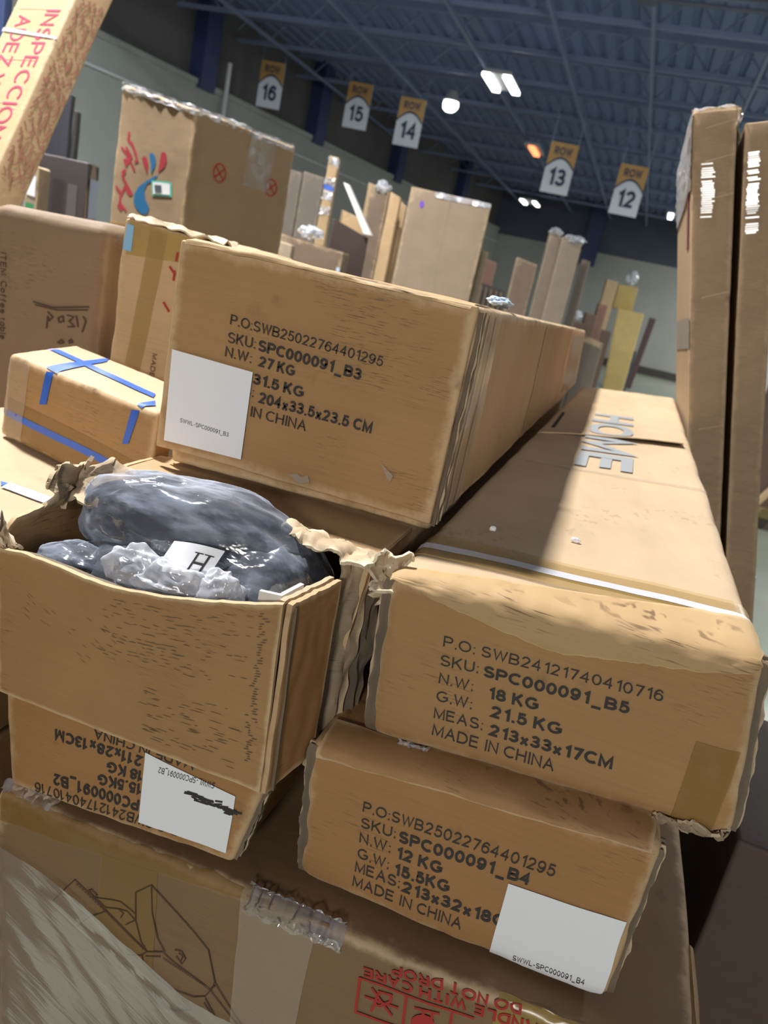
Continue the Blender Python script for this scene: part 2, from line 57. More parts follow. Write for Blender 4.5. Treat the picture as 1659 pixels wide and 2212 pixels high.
def plain(name, c, rough=.6, metal=0, var=.12, vs=6, emit=None, bump=0):
    m, nt, b = newmat(name)
    co = nd(nt, 'ShaderNodeTexCoord').outputs['Object']
    n = noi(nt, co, vs, 3)
    k = mth(nt, 'MULTIPLY_ADD', n, 2 * var, 1 - var)
    nt.links.new(mixc(nt, 1.0, c, nd(nt, 'ShaderNodeCombineColor', {0: k, 1: k, 2: k}).outputs[0], 'MULTIPLY'), b.inputs['Base Color'])
    b.inputs['Roughness'].default_value = rough; b.inputs['Metallic'].default_value = metal
    if emit: b.inputs['Emission Color'].default_value = c; b.inputs['Emission Strength'].default_value = emit
    if bump:
        nb = nd(nt, 'ShaderNodeBump', {'Height': noi(nt, co, vs * 6, 4), 'Strength': bump, 'Distance': .01}); nt.links.new(nb.outputs[0], b.inputs['Normal'])
    return m
def cardboard(name, c, pale=S(214, 188, 150), grime=S(70, 58, 48), scuff=.55, wear=.6, flute=(4, 4, 380), dark=.35, crease=0.0):
    m, nt, b = newmat(name)
    co = nd(nt, 'ShaderNodeTexCoord').outputs['Object']
    big = noi(nt, co, 7, 4, .6); fl = noi(nt, stretch(nt, co, flute), 1, 2)
    k = mth(nt, 'ADD', mth(nt, 'MULTIPLY_ADD', big, .30, .76), mth(nt, 'MULTIPLY', fl, .20))
    cc = mixc(nt, 1.0, c, nd(nt, 'ShaderNodeCombineColor', {0: k, 1: k, 2: k}).outputs[0], 'MULTIPLY')
    # rubbed dashes along the flutes, in patches
    sc = noi(nt, stretch(nt, co, (flute[0] * 14, flute[1] * 14, flute[2] * 2.6) if flute[2] > 50 else (flute[0] * 4, flute[1] * 4, flute[2] * 14)), 1, 2)
    pm = sstep(nt, noi(nt, co, 9, 2), .5, .66)
    f = mth(nt, 'MULTIPLY', mth(nt, 'MULTIPLY', sstep(nt, sc, .57, .66), pm), scuff)
    cc = mixc(nt, f, cc, grime)
    # grey smudges
    sm = mth(nt, 'MULTIPLY', sstep(nt, noi(nt, co, 13, 5, .65), .62, .78), dark)
    cc = mixc(nt, sm, cc, grime)
    # rubbed pale edges with dirt
    wa = nd(nt, 'ShaderNodeAttribute', attribute_name='wear').outputs['Fac']
    n2 = noi(nt, co, 28, 5, .7)
    e = sstep(nt, mth(nt, 'ADD', wa, mth(nt, 'MULTIPLY_ADD', n2, .9, -.45)), .55, .98)
    ec = mixc(nt, sstep(nt, noi(nt, co, 16, 4, .6), .54, .74), pale, grime)
    cc = mixc(nt, mth(nt, 'MULTIPLY', e, wear), cc, ec)
    nt.links.new(cc, b.inputs['Base Color']); b.inputs['Roughness'].default_value = .68
    b.inputs['Specular IOR Level'].default_value = .35
    h = mth(nt, 'ADD', mth(nt, 'MULTIPLY', fl, .5), mth(nt, 'MULTIPLY', noi(nt, co, 60, 4), .5))
    bp = nd(nt, 'ShaderNodeBump', {'Height': h, 'Strength': .22, 'Distance': .0015})
    bp2 = nd(nt, 'ShaderNodeBump', {'Height': noi(nt, co, 14, 4, .6), 'Strength': .35, 'Distance': .004, 'Normal': bp.outputs[0]})
    nt.links.new(bp2.outputs[0], b.inputs['Normal'])
    return m
def film(name, tint, clear=.7, rough=.12, streak=None, ns=40, haze=.5, rot=0, lo=.42, hi=.72, bs=.5, fk=1.1):
    """thin plastic: clear, milky in streaks where it is stretched or folded, glossy"""
    m, nt, b = newmat(name); nt.nodes.remove(b)
    out = nt.nodes['Material Output']
    co = nd(nt, 'ShaderNodeTexCoord').outputs['Object']
    if rot: co = nd(nt, 'ShaderNodeMapping', {'Vector': co, 'Rotation': (0, rot, 0)}).outputs[0]
    v = stretch(nt, co, streak) if streak else co
    n = noi(nt, v, 1 if streak else ns, 4, .6)
    bp = nd(nt, 'ShaderNodeBump', {'Height': n, 'Strength': bs, 'Distance': .003}).outputs[0]
    g = nd(nt, 'ShaderNodeBsdfGlossy', {'Color': (1, 1, 1, 1), 'Roughness': rough, 'Normal': bp})
    d = nd(nt, 'ShaderNodeBsdfDiffuse', {'Color': tint, 'Normal': bp})
    t = nd(nt, 'ShaderNodeBsdfTransparent', {'Color': (1, 1, 1, 1)})
    gd = nd(nt, 'ShaderNodeMixShader', {0: 1 - haze, 1: d.outputs[0], 2: g.outputs[0]})
    fr = nd(nt, 'ShaderNodeFresnel', {'IOR': 1.45, 'Normal': bp}).outputs[0]
    f = mth(nt, 'ADD', mth(nt, 'MULTIPLY_ADD', sstep(nt, n, lo, hi), 1.3 * (1 - clear), .5 * (1 - clear)), mth(nt, 'MULTIPLY', fr, fk), 0, True)
    mx = nd(nt, 'ShaderNodeMixShader', {0: f, 1: t.outputs[0], 2: gd.outputs[0]})
    nt.links.new(mx.outputs[0], out.inputs['Surface'])
    return m
def tape(name, c, alpha=.6, rough=.22):
    m, nt, b = newmat(name)
    co = nd(nt, 'ShaderNodeTexCoord').outputs['Object']
    b.inputs['Base Color'].default_value = c; b.inputs['Roughness'].default_value = rough; b.inputs['Alpha'].default_value = alpha
    bp = nd(nt, 'ShaderNodeBump', {'Height': noi(nt, co, 14, 3, .5), 'Strength': .35, 'Distance': .003}); nt.links.new(bp.outputs[0], b.inputs['Normal'])
    return m

class G:
    """plain vertex and face lists for one mesh"""
    def __init__(s): s.v = []; s.f = []; s.w = []
    def add(s, p, w=0.0): s.v.append(Vector(p)); s.w.append(w); return len(s.v) - 1
    def grid(s, fn, nu, nv, closed=False, wear=None):
        b = len(s.v)
        for j in range(nv + 1):
            for i in range(nu + (0 if closed else 1)): s.add(fn(i / nu, j / nv), wear(i / nu, j / nv) if wear else 0)
        W = nu if closed else nu + 1
        for j in range(nv):
            for i in range(nu):
                i2 = (i + 1) % W if closed else i + 1
                s.f.append((b + j * W + i, b + j * W + i2, b + (j + 1) * W + i2, b + (j + 1) * W + i))
        return s
    def panel(s, fn, nu, nv, th=.004, wear=.35):
        """closed sheet of thickness th behind the surface fn(u, v)"""
        e = 1e-3; b = len(s.v); n1 = (nu + 1) * (nv + 1)
        P = [[Vector(fn(i / nu, j / nv)) for i in range(nu + 1)] for j in range(nv + 1)]
        for k in (0, 1):
            for j in range(nv + 1):
                for i in range(nu + 1):
                    du = P[j][min(i + 1, nu)] - P[j][max(i - 1, 0)]; dv = P[min(j + 1, nv)][i] - P[max(j - 1, 0)][i]
                    n = du.cross(dv); n = n.normalized() if n.length > 1e-12 else Vector((0, 0, 1))
                    m = min(i, nu - i) / nu; m2 = min(j, nv - j) / nv
                    s.add(P[j][i] - n * th * k, 1.0 if (i in (0, nu) or j in (0, nv)) else max(0, wear - 2 * min(m, m2)))
        q = lambda k, i, j: b + k * n1 + j * (nu + 1) + i
        for j in range(nv):
            for i in range(nu):
                s.f.append((q(0, i, j), q(0, i + 1, j), q(0, i + 1, j + 1), q(0, i, j + 1)))
                s.f.append((q(1, i, j), q(1, i, j + 1), q(1, i + 1, j + 1), q(1, i + 1, j)))
        for i in range(nu):
            s.f.append((q(0, i, 0), q(1, i, 0), q(1, i + 1, 0), q(0, i + 1, 0))); s.f.append((q(0, i, nv), q(0, i + 1, nv), q(1, i + 1, nv), q(1, i, nv)))
        for j in range(nv):
            s.f.append((q(0, 0, j), q(0, 0, j + 1), q(1, 0, j + 1), q(1, 0, j))); s.f.append((q(0, nu, j), q(1, nu, j), q(1, nu, j + 1), q(0, nu, j + 1)))
        return s
    def box(s, lo, hi):
        b = len(s.v)
        for z in (lo[2], hi[2]):
            for y in (lo[1], hi[1]):
                for x in (lo[0], hi[0]): s.add((x, y, z))
        for f in ((0, 2, 3, 1), (4, 5, 7, 6), (0, 1, 5, 4), (2, 6, 7, 3), (0, 4, 6, 2), (1, 3, 7, 5)): s.f.append(tuple(b + i for i in f))
        return s
    def tube(s, a, b_, r, n=10, r2=None):
        a, b_ = Vector(a), Vector(b_); d = (b_ - a).normalized(); x = d.orthogonal().normalized(); y = d.cross(x); b = len(s.v); r2 = r if r2 is None else r2
        for p, rr in ((a, r), (b_, r2)):
            for i in range(n): s.add(p + (x * math.cos(2 * PI * i / n) + y * math.sin(2 * PI * i / n)) * rr)
        for i in range(n): s.f.append((b + i, b + (i + 1) % n, b + n + (i + 1) % n, b + n + i))
        s.f.append(tuple(b + i for i in reversed(range(n)))); s.f.append(tuple(b + n + i for i in range(n)))
        return s
    def blob(s, c, rad, seed=0, amp=.1, freq=4, ridge=0, n=40, p=1.0, rot=0, fn=None, crease=0, cf=2.2):
        c = Vector(c); m = n // 2; cr, sr = math.cos(rot), math.sin(rot)
        sg = lambda a: math.copysign(abs(a) ** p, a)
        def f(u, v):
            th = 2 * PI * u; ph = PI * (v - .5) * .999
            d = Vector((sg(math.cos(ph)) * sg(math.cos(th)), sg(math.cos(ph)) * sg(math.sin(th)), sg(math.sin(ph))))
            q = d * freq + Vector((seed, seed * 1.7, -seed))
            k = 1 + amp * noise.noise(q) + amp * .5 * noise.noise(q * 2.3)
            if ridge: k += ridge * (1 - abs(noise.noise(q * 1.9))) ** 3 - ridge * .4 + ridge * .5 * abs(noise.noise(q * 4.1))
            if crease: q2 = q * (cf / freq) + noise.noise_vector(q) * .25; k += crease * (noise.voronoi(q2)[0][0] - .45) + crease * .35 * (noise.voronoi(q2 * 2.4)[0][0] - .4)
            x, y, z = d.x * rad[0] * k, d.y * rad[1] * k, d.z * rad[2] * k
            r = c + Vector((x * cr - y * sr, x * sr + y * cr, z))
            return fn(r) if fn else r
        return s.grid(f, n, m, closed=True)

class Carton:
    """a box given by eight corners (left/right, front/back, bottom/top), rounded and slightly dented"""
    def __init__(s, c8, r=.006, amp=.0015, freq=9, seed=0, dent=None):
        s.c = [Vector(p) for p in c8]; c = s.c; s.r = r; s.amp = amp; s.freq = freq; s.seed = Vector((seed * 3.1, seed * 1.3, seed * 2.2)); s.dent = dent
        s.L = (((c[1] - c[0]).length + (c[5] - c[4]).length) / 2, ((c[2] - c[0]).length + (c[6] - c[4]).length) / 2, ((c[4] - c[0]).length + (c[5] - c[1]).length) / 2)
    def pos(s, a, b, c, off=0.0):
        L, R = s.L, s.r; p = (a * L[0], b * L[1], c * L[2])
        q = [min(max(p[i], R), L[i] - R) for i in range(3)]; d = Vector([p[i] - q[i] for i in range(3)])
        if d.length > 1e-9: d = d / d.length * (R + off)
        u, v, w = [(q[i] + d[i]) / L[i] for i in range(3)]
        k = s.c
        P = ((k[0] * (1 - u) + k[1] * u) * (1 - v) + (k[2] * (1 - u) + k[3] * u) * v) * (1 - w) + ((k[4] * (1 - u) + k[5] * u) * (1 - v) + (k[6] * (1 - u) + k[7] * u) * v) * w
        pv = Vector(p)
        if s.amp:
            P = P + noise.noise_vector(pv * s.freq + s.seed) * s.amp + noise.noise_vector(pv * s.freq * 3.3 + s.seed) * s.amp * .35
            e = sorted(min(p[i], L[i] - p[i]) for i in range(3))[1]
            if e < .02: P = P + noise.noise_vector(pv * 55 + s.seed) * s.amp * .7 * (1 - e / .02)
        if s.dent: P = s.dent(P, a, b, c)
        return P
    def axis(s, i, h):
        L, R = s.L[i], s.r; n = max(2, int((L - 2 * R) / h)); a = [0, .35 * R, .7 * R] + [R + (L - 2 * R) * k / n for k in range(n + 1)] + [L - .7 * R, L - .35 * R, L]
        return [x / L for x in a]
    def body(s, h=(.012, .03, .012), g=None):
        g = g or G(); A = [s.axis(i, h[i]) for i in range(3)]; key = {}
        def vi(i, j, k):
            if (i, j, k) not in key:
                a, b, c = A[0][i], A[1][j], A[2][k]
                p = (a * s.L[0], b * s.L[1], c * s.L[2]); e = sorted(min(p[q], s.L[q] - p[q]) for q in range(3))[1]
                key[(i, j, k)] = g.add(s.pos(a, b, c), max(0, 1 - e / .03))
            return key[(i, j, k)]
        n = [len(x) - 1 for x in A]
        for i in range(n[0]):
            for k in range(n[2]):
                g.f.append((vi(i, 0, k), vi(i + 1, 0, k), vi(i + 1, 0, k + 1), vi(i, 0, k + 1))); g.f.append((vi(i, n[1], k), vi(i, n[1], k + 1), vi(i + 1, n[1], k + 1), vi(i + 1, n[1], k)))
            for j in range(n[1]):
                g.f.append((vi(i, j, 0), vi(i, j + 1, 0), vi(i + 1, j + 1, 0), vi(i + 1, j, 0))); g.f.append((vi(i, j, n[2]), vi(i + 1, j, n[2]), vi(i + 1, j + 1, n[2]), vi(i, j + 1, n[2])))
        for j in range(n[1]):
            for k in range(n[2]):
                g.f.append((vi(0, j, k), vi(0, j, k + 1), vi(0, j + 1, k + 1), vi(0, j + 1, k))); g.f.append((vi(n[0], j, k), vi(n[0], j + 1, k), vi(n[0], j + 1, k + 1), vi(n[0], j, k + 1)))
        return g
    def fp(s, face, u, v, off=.0006):
        return s.pos(*{'front': (u, 0, v), 'top': (u, v, 1), 'right': (1, u, v), 'left': (0, u, v)}[face], off=off)
    def dims(s, face): return {'front': (s.L[0], s.L[2]), 'top': (s.L[0], s.L[1]), 'right': (s.L[1], s.L[2]), 'left': (s.L[1], s.L[2])}[face]
    def sheet(s, face, q, nu=12, nv=12, off=.0008, g=None, wob=0):
        g = g or G(); q = [Vector(x) for x in q]
        def f(u, v):
            p = (q[0] * (1 - u) + q[1] * u) * (1 - v) + (q[2] * (1 - u) + q[3] * u) * v
            return s.fp(face, p.x, p.y, off + (wob * abs(noise.noise(Vector((p.x * 9, p.y * 9, 3)))) if wob else 0))
        return g.grid(f, nu, nv)
    def poly(s, face, pts, off=.0012, g=None):
        g = g or G(); b = len(g.v)
        for u, v in pts: g.add(s.fp(face, u, v, off))
        g.f.append(tuple(range(b, b + len(pts)))); return g
    def strokes(s, face, lines, w, off=.0012, g=None):
        g = g or G(); lu, lv = s.dims(face)
        for ln in lines:
            for (a, b), (c, d) in zip(ln[:-1], ln[1:]):
                p, q = Vector((a * lu, b * lv)), Vector((c * lu, d * lv)); t = q - p
                if t.length < 1e-6: continue
                t.normalize(); nn = Vector((-t.y, t.x)) * w / 2; p -= t * w * .3; q += t * w * .3
                k = max(1, int((q - p).length / .02)); i0 = len(g.v)
                for i in range(k + 1):
                    m = p.lerp(q, i / k)
                    for sg in (-1, 1): mm = m + nn * sg; g.add(s.fp(face, mm.x / lu, mm.y / lv, off))
                for i in range(k): g.f.append((i0 + 2 * i, i0 + 2 * i + 2, i0 + 2 * i + 3, i0 + 2 * i + 1))
        return g
    def text(s, face, string, a, b, top, bold=0, off=.0012, g=None, font=0):
        g = g or G(); lu, lv = s.dims(face)
        A, B, T = Vector((a[0] * lu, a[1] * lv)), Vector((b[0] * lu, b[1] * lv)), Vector((top[0] * lu, top[1] * lv))
        t = (B - A).normalized(); n = Vector((-t.y, t.x)); cap = abs((T - A).dot(n)) or .01; ln = (B - A).length
        vs, fs = glyphs(string, .022 if bold else 0); x0 = min(v[0] for v in vs); x1 = max(v[0] for v in vs); i0 = len(g.v)
        for x, y in vs:
            m = A + t * ((x - x0) / (x1 - x0) * ln) + n * (y / CAP * cap); g.add(s.fp(face, m.x / lu, m.y / lv, off))
        for f in fs: g.f.append(tuple(i0 + i for i in f))
        return g

def arc(cx, cy, rx, ry, a0, a1, n=14):
    return [(cx + rx * math.cos(math.radians(a0 + (a1 - a0) * i / n)), cy + ry * math.sin(math.radians(a0 + (a1 - a0) * i / n))) for i in range(n + 1)]
SIX = [arc(.29, .32, .27, .32, 90, 450, 20), arc(.33, .42, .31, .58, 42, 185)]
FONT = {'A': [[(0, 0), (.36, 1), (.72, 0)], [(.13, .34), (.59, .34)]], 'B': [[(0, .5), (0, 1), (.36, 1)] + arc(.36, .75, .24, .25, 90, -90) + [(0, .5), (.38, .5)] + arc(.38, .25, .27, .25, 90, -90) + [(0, 0), (0, .5)]],
 'C': [arc(.42, .5, .42, .5, 48, 312, 20)], 'D': [[(0, 0), (0, 1), (.28, 1)] + arc(.28, .5, .42, .5, 90, -90) + [(0, 0), (0, .05)]], 'E': [[(.6, 1), (0, 1), (0, 0), (.62, 0)], [(0, .53), (.56, .53)]],
 'G': [arc(.42, .5, .42, .5, 48, 330, 20) + [(.80, .25), (.80, .46), (.46, .46)]], 'H': [[(0, 0), (0, 1)], [(.64, 0), (.64, 1)], [(0, .53), (.64, .53)]], 'I': [[(.04, 0), (.04, 1)]],
 'K': [[(0, 0), (0, 1)], [(.62, 1), (0, .36)], [(.22, .60), (.66, 0)]], 'L': [[(0, 1), (0, 0), (.55, 0)]], 'M': [[(0, 0), (0, 1), (.38, .06), (.76, 1), (.76, 0)]], 'N': [[(0, 0), (0, 1), (.62, 0), (.62, 1)]],
 'O': [arc(.43, .5, .43, .5, 90, 450, 24)], 'P': [[(0, 0), (0, 1), (.36, 1)] + arc(.36, .73, .27, .27, 90, -90) + [(0, .46)]], 'R': [[(0, 0), (0, 1), (.36, 1)] + arc(.36, .74, .26, .26, 90, -90) + [(0, .48)], [(.32, .48), (.66, 0)]],
 'S': [arc(.34, .745, .29, .255, 22, 270) + arc(.34, .245, .32, .245, 90, -160)[1:]], 'T': [[(0, 1), (.66, 1)], [(.33, 1), (.33, 0)]], 'U': [[(0, 1), (0, .32)] + arc(.32, .32, .32, .32, 180, 360) + [(.64, 1)]],
 'W': [[(0, 1), (.25, 0), (.49, .97), (.73, 0), (.98, 1)]], 'Y': [[(0, 1), (.33, .45), (.66, 1)], [(.33, .45), (.33, 0)]], 'Z': [[(0, 1), (.6, 1), (0, 0), (.62, 0)]],
 '0': [arc(.28, .5, .28, .5, 90, 450, 20)], '1': [[(.06, .76), (.32, 1), (.32, 0)]], '2': [arc(.28, .72, .26, .28, 170, -28) + [(.02, 0), (.56, 0)]], '3': [arc(.26, .755, .23, .245, 160, -90) + arc(.26, .255, .28, .255, 90, -165)],
 '4': [[(.42, 0), (.42, 1), (0, .30), (.58, .30)]], '5': [[(.52, 1), (.12, 1), (.06, .50)] + arc(.27, .33, .28, .33, 128, -160)], '6': SIX, '7': [[(0, 1), (.55, 1), (.2, 0)]],
 '8': [arc(.28, .76, .23, .24, -90, 270, 20), arc(.28, .26, .28, .26, 90, 450, 20)], '9': [[(.58 - x, 1 - y) for x, y in l] for l in SIX], 'x': [[(0, .64), (.46, 0)], [(0, 0), (.46, .64)]],
 ':': [[(.05, .0), (.05, .1)], [(.05, .58), (.05, .68)]], '.': [[(.05, 0), (.05, .1)]], '_': [[(0, -.14), (.66, -.14)]], '-': [[(0, .38), (.3, .38)]],
 'o': [arc(.26, .33, .26, .33, 90, 450, 18)], 'f': [arc(.32, .82, .17, .18, 80, 180) + [(.15, 0)], [(0, .66), (.32, .66)]], 'e': [[(.03, .35), (.51, .35)] + arc(.27, .33, .25, .33, 5, 315, 18)],
 't': [[(.15, .92), (.15, .12), (.30, .01)], [(0, .66), (.30, .66)]], 'a': [[(.48, .66), (.48, 0)], arc(.25, .33, .24, .33, 90, 450, 18)], 'b': [[(0, 1), (0, 0)], arc(.25, .33, .24, .33, 90, 450, 18)], 'l': [[(.03, 1), (.03, 0)]], ' ': []}
CAP = 1.0
def glyphs(string, bold=0):
    """plain sans letters drawn as mitred ribbons on a cap height of 1"""
    sw = .205 if bold else .128; vs, fs, x = [], [], 0.0
    for ch in string:
        ls = FONT[ch]
        if not ls: x += .34; continue
        w = max(p[0] for l in ls for p in l)
        for l in ls:
            P = [Vector((x + p[0] * (1 - .06 * bool(bold)) + sw / 2, (p[1] * (1 - sw) + sw / 2) if p[1] >= 0 else p[1])) for p in l]
            Q = [P[0]]
            for p in P[1:]:
                if (p - Q[-1]).length > 1e-4: Q.append(p)
            n = len(Q); closed = (Q[0] - Q[-1]).length < 1e-3 and n > 4; i0 = len(vs)
            for i in range(n):
                a = Q[i - 1] if i else (Q[-2] if closed else None); b = Q[i + 1] if i < n - 1 else (Q[1] if closed else None)
                d0 = (Q[i] - a).normalized() if a is not None else (b - Q[i]).normalized(); d1 = (b - Q[i]).normalized() if b is not None else d0
                t = d0 + d1; t = t.normalized() if t.length > .2 else d0; nn = Vector((-t.y, t.x)); k = sw / 2 / max(.45, abs(nn.dot(Vector((-d0.y, d0.x)))))
                e = Vector((0, 0))
                if not closed and i in (0, n - 1) and not (abs(Q[i].y - sw / 2) < .02 or abs(Q[i].y - 1 + sw / 2) < .02): e = (d1 * -1 if i == 0 else d0) * 0
                if not closed and i in (0, n - 1) and abs(t.y) > .5 and l[0 if i == 0 else -1][1] in (0, 1): e = Vector((0, math.copysign(sw / 2, Q[i].y - .5)))
                for s in (1, -1): q = Q[i] + nn * k * s + e; vs.append((q.x, q.y))
            for i in range(n - 1): fs.append((i0 + 2 * i, i0 + 2 * i + 1, i0 + 2 * i + 3, i0 + 2 * i + 2))
        x += w * (1 - .06 * bool(bold)) + sw + (.13 if not bold else .09)
    return vs, fs

def tag(o, label=None, cat=None, group=None, kind=None):
    for k, v in (('label', label), ('category', cat), ('group', group), ('kind', kind)):
        if v: o[k] = v
    return o
def thing(name, label, cat, loc, group=None):
    o = bpy.data.objects.new(name, None); o.location = loc; o.empty_display_size = .05; col.objects.link(o)
    return tag(o, label, cat, group)
def mesh(name, g, m, parent=None, label=None, top=None, ang=35, base=None):
    """link one mesh object; vertices are given in world metres"""
    root = parent
    org = Vector((0, 0, 0)); r = root
    while r is not None: org += r.location; r = r.parent
    if parent is None:
        xs = [v.x for v in g.v]; ys = [v.y for v in g.v]; zs = [v.z for v in g.v]
        org = Vector(base) if base else Vector(((min(xs) + max(xs)) / 2, (min(ys) + max(ys)) / 2, min(zs)))
    me = bpy.data.meshes.new(name); me.from_pydata([v - org for v in g.v], [], g.f)
    at = me.attributes.new('wear', 'FLOAT', 'POINT'); at.data.foreach_set('value', g.w)
    me.polygons.foreach_set('use_smooth', [True] * len(me.polygons)); me.update(); me.set_sharp_from_angle(angle=math.radians(ang))
    me.materials.append(m)
    if top:                                                                 # paler upward faces, sheen of the lit top painted in
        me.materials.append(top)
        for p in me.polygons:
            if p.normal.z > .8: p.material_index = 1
    o = bpy.data.objects.new(name, me); col.objects.link(o)
    if parent is None: o.location = org
    else: o.parent = parent
    if label: o['label'] = label
    return o
def struct(name, g, m): return tag(mesh(name, g, m, base=(0, 0, 0)), kind='structure')
def crump(u, v, s, a): return noise.noise_vector(Vector((u * 2.3, v * 2.3, s))) * a * 1.5 + noise.noise_vector(Vector((u * 6.5, v * 6.5, s + 5))) * a * .38
def lerp(a, b, t): return a + (b - a) * t
def prof(pts, x):
    if x <= pts[0][0]: return pts[0][1]
    for (a, b), (c, d) in zip(pts[:-1], pts[1:]):
        if x <= c: return b + (d - b) * (x - a) / max(c - a, 1e-9)
    return pts[-1][1]

# ------------------------------------------------------------------ materials
KRAFT = (.385, .222, .092, 1)
M = {}
M['kraft'] = cardboard('kraft_board', KRAFT)
M['kraft_scuffed'] = cardboard('scuffed_kraft_board', (.36, .205, .085, 1), scuff=.85, dark=.6)
M['kraft_clean'] = cardboard('clean_kraft_board', (.46, .30, .155, 1), scuff=.25, wear=.4, dark=.15)
M['kraft_orange'] = cardboard('orange_kraft_board', (.365, .19, .072, 1))
M['kraft_side'] = cardboard('kraft_board_upright_flutes', (.43, .265, .115, 1), flute=(90, 90, 3), scuff=.4, wear=.9, dark=.3)
M['kraft_lit_top'] = cardboard('board_painted_top_sheen', (.50, .372, .235, 1), scuff=.2, wear=.5, dark=.3)  # paler colour for upward faces, paints in the sheen of lit tops
M['kraft_pale'] = cardboard('pale_kraft_board', (.52, .36, .20, 1), scuff=.2, wear=.5, dark=.15)
M['kraft_grey'] = cardboard('greyed_kraft_board', (.36, .29, .21, 1), scuff=.2, wear=.5, dark=.2)
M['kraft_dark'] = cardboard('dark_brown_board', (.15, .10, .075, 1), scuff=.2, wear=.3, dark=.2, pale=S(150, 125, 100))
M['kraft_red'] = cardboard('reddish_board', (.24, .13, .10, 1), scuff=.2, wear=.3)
M['torn'] = cardboard('torn_board', (.31, .235, .155, 1), scuff=.5, wear=.9, dark=.7, pale=S(196, 176, 144), grime=S(70, 62, 54))
M['rub'] = cardboard('rubbed_kraft_board', (.47, .315, .155, 1), pale=S(205, 175, 130), grime=S(110, 84, 58), scuff=.9, wear=.7, dark=.4, flute=(2, 2, 200))
M['pulp'] = cardboard('bare_paper_pulp', (.50, .38, .24, 1), pale=S(226, 212, 184), grime=S(110, 96, 78), scuff=.3, wear=.8, dark=.5)
M['layers'] = cardboard('grimy_board_edges', (.13, .10, .072, 1), scuff=.7, wear=.22, dark=.8, pale=S(150, 130, 100), flute=(300, 300, 8))
M['ink'] = plain('black_print', (.035, .03, .028, 1), .7)
M['ink_red'] = plain('red_print', S(168, 44, 38), .7)
M['ink_pink'] = plain('crimson_print', S(190, 50, 92), .7)
M['ink_blue'] = plain('slate_blue_print', S(146, 150, 152), .7)
M['ink_brown'] = plain('dark_brown_print', S(74, 52, 38), .7)
M['white'] = plain('white_label_paper', (.86, .88, .91, 1), .5, var=.05)
M['white_board'] = plain('white_board', (.78, .77, .74, 1), .6)
M['void'] = plain('painted_slot_shade', (.02, .017, .014, 1), .9)
M['tape_brown'] = tape('brown_packing_tape', (.33, .185, .045, 1), .5)
M['tape_amber'] = tape('amber_packing_tape', (.46, .31, .10, 1), .5)
M['tape_yellow'] = tape('yellow_packing_tape', (.52, .36, .09, 1), .5)
M['tape_clear'] = tape('clear_packing_tape', (.70, .62, .48, 1), .25, .12)
M['strap'] = plain('white_strap', (.58, .58, .62, 1), .3)
M['tape_blue'] = plain('blue_tape', S(44, 98, 205), .4, var=.15)
M['tape_white'] = plain('pale_blue_tape', S(196, 214, 236), .35)
M['film'] = film('clear_plastic_bag', (.56, .64, .78, 1), .70, .09, streak=(12, 34, 26), haze=.55, bs=.8, lo=.46, hi=.66)
M['film_white'] = film('milky_plastic_bag', (.80, .83, .90, 1), .38, .22, ns=14, haze=.8, bs=.3)
M['wrap'] = film('stretch_film', (.36, .335, .31, 1), .80, .16, streak=(4, 4, 110), haze=.6, rot=-.46, lo=.54, hi=.74, bs=.3, fk=.45)
M['wrap_clear'] = film('clear_stretch_film', (.8, .8, .82, 1), .74, .10, ns=24, haze=.4)
M['cloth'] = plain('charcoal_fabric', S(26, 29, 35), .85, vs=120, bump=.3)

# ------------------------------------------------------------------ the hall
def floor_mat():
    m, nt, b = newmat('polished_concrete'); co = nd(nt, 'ShaderNodeTexCoord').outputs['Object']
    n = noi(nt, co, 1.3, 5, .6); cc = mixc(nt, n, S(118, 128, 116), S(160, 168, 152)); nt.links.new(cc, b.inputs['Base Color']); b.inputs['Roughness'].default_value = .35
    return m
struct('floor', G().box((-13, -4, FLOOR - .1), (11, 41, FLOOR)), floor_mat())
m_deck = plain('painted_roof_deck', (.17, .225, .41, 1), .5, var=.1)
g = G(); P = []
x = -15.0
while x < 12: P += [(x, 0), (x + .18, 0), (x + .22, .07), (x + .30, .07)]; x += .34
ZC = 5.55
b0 = 0
for y in (-4, 41):
    for px, pz in P: g.add((px, y, ZC + pz))
n = len(P)
for i in range(n - 1): g.f.append((i, n + i, n + i + 1, i + 1))
struct('ceiling', g, m_deck)
m_steel = plain('painted_roof_steel', (.21, .26, .42, 1), .5); m_navy = plain('navy_steel_column', (.03, .05, .14, 1), .5)
k = 1
for y in (9.5, 11.6, 13.7, 15.8, 17.9, 20.5, 23, 26, 29, 32, 35):                           # bar joists across the hall
    g = G().box((-12.5, y - .05, ZC - .12), (11, y + .05, ZC)).box((-12.5, y - .04, ZC - .62), (11, y + .04, ZC - .54))
    xx = -12.0
    while xx < 10: g.tube((xx, y, ZC - .58), (xx + .5, y, ZC - .1), .018, 6); g.tube((xx + .5, y, ZC - .1), (xx + 1, y, ZC - .58), .018, 6); xx += 1.0
    struct('trim_%d' % k, g, m_steel); k += 1
for x in (-9.5, -6.8, -4.4, -2.6, -1.0, .8):                                                 # bridging along the hall
    struct('trim_%d' % k, G().box((x - .03, 6, ZC - .68), (x + .03, 38, ZC - .62)), m_steel); k += 1
struct('trim_%d' % k, G().tube((-14, 11.1, 4.62), (11, 11.1, 4.62), .075, 12).tube((-14, 11.1, 4.44), (11, 11.1, 4.44), .03, 10).box((-1.1, 11.0, 4.4), (-.85, 11.2, 4.75)).box((.6, 11.0, 4.4), (.8, 11.2, 4.72)), plain('dark_steel_main', (.10, .12, .17, 1), .4)); k += 1
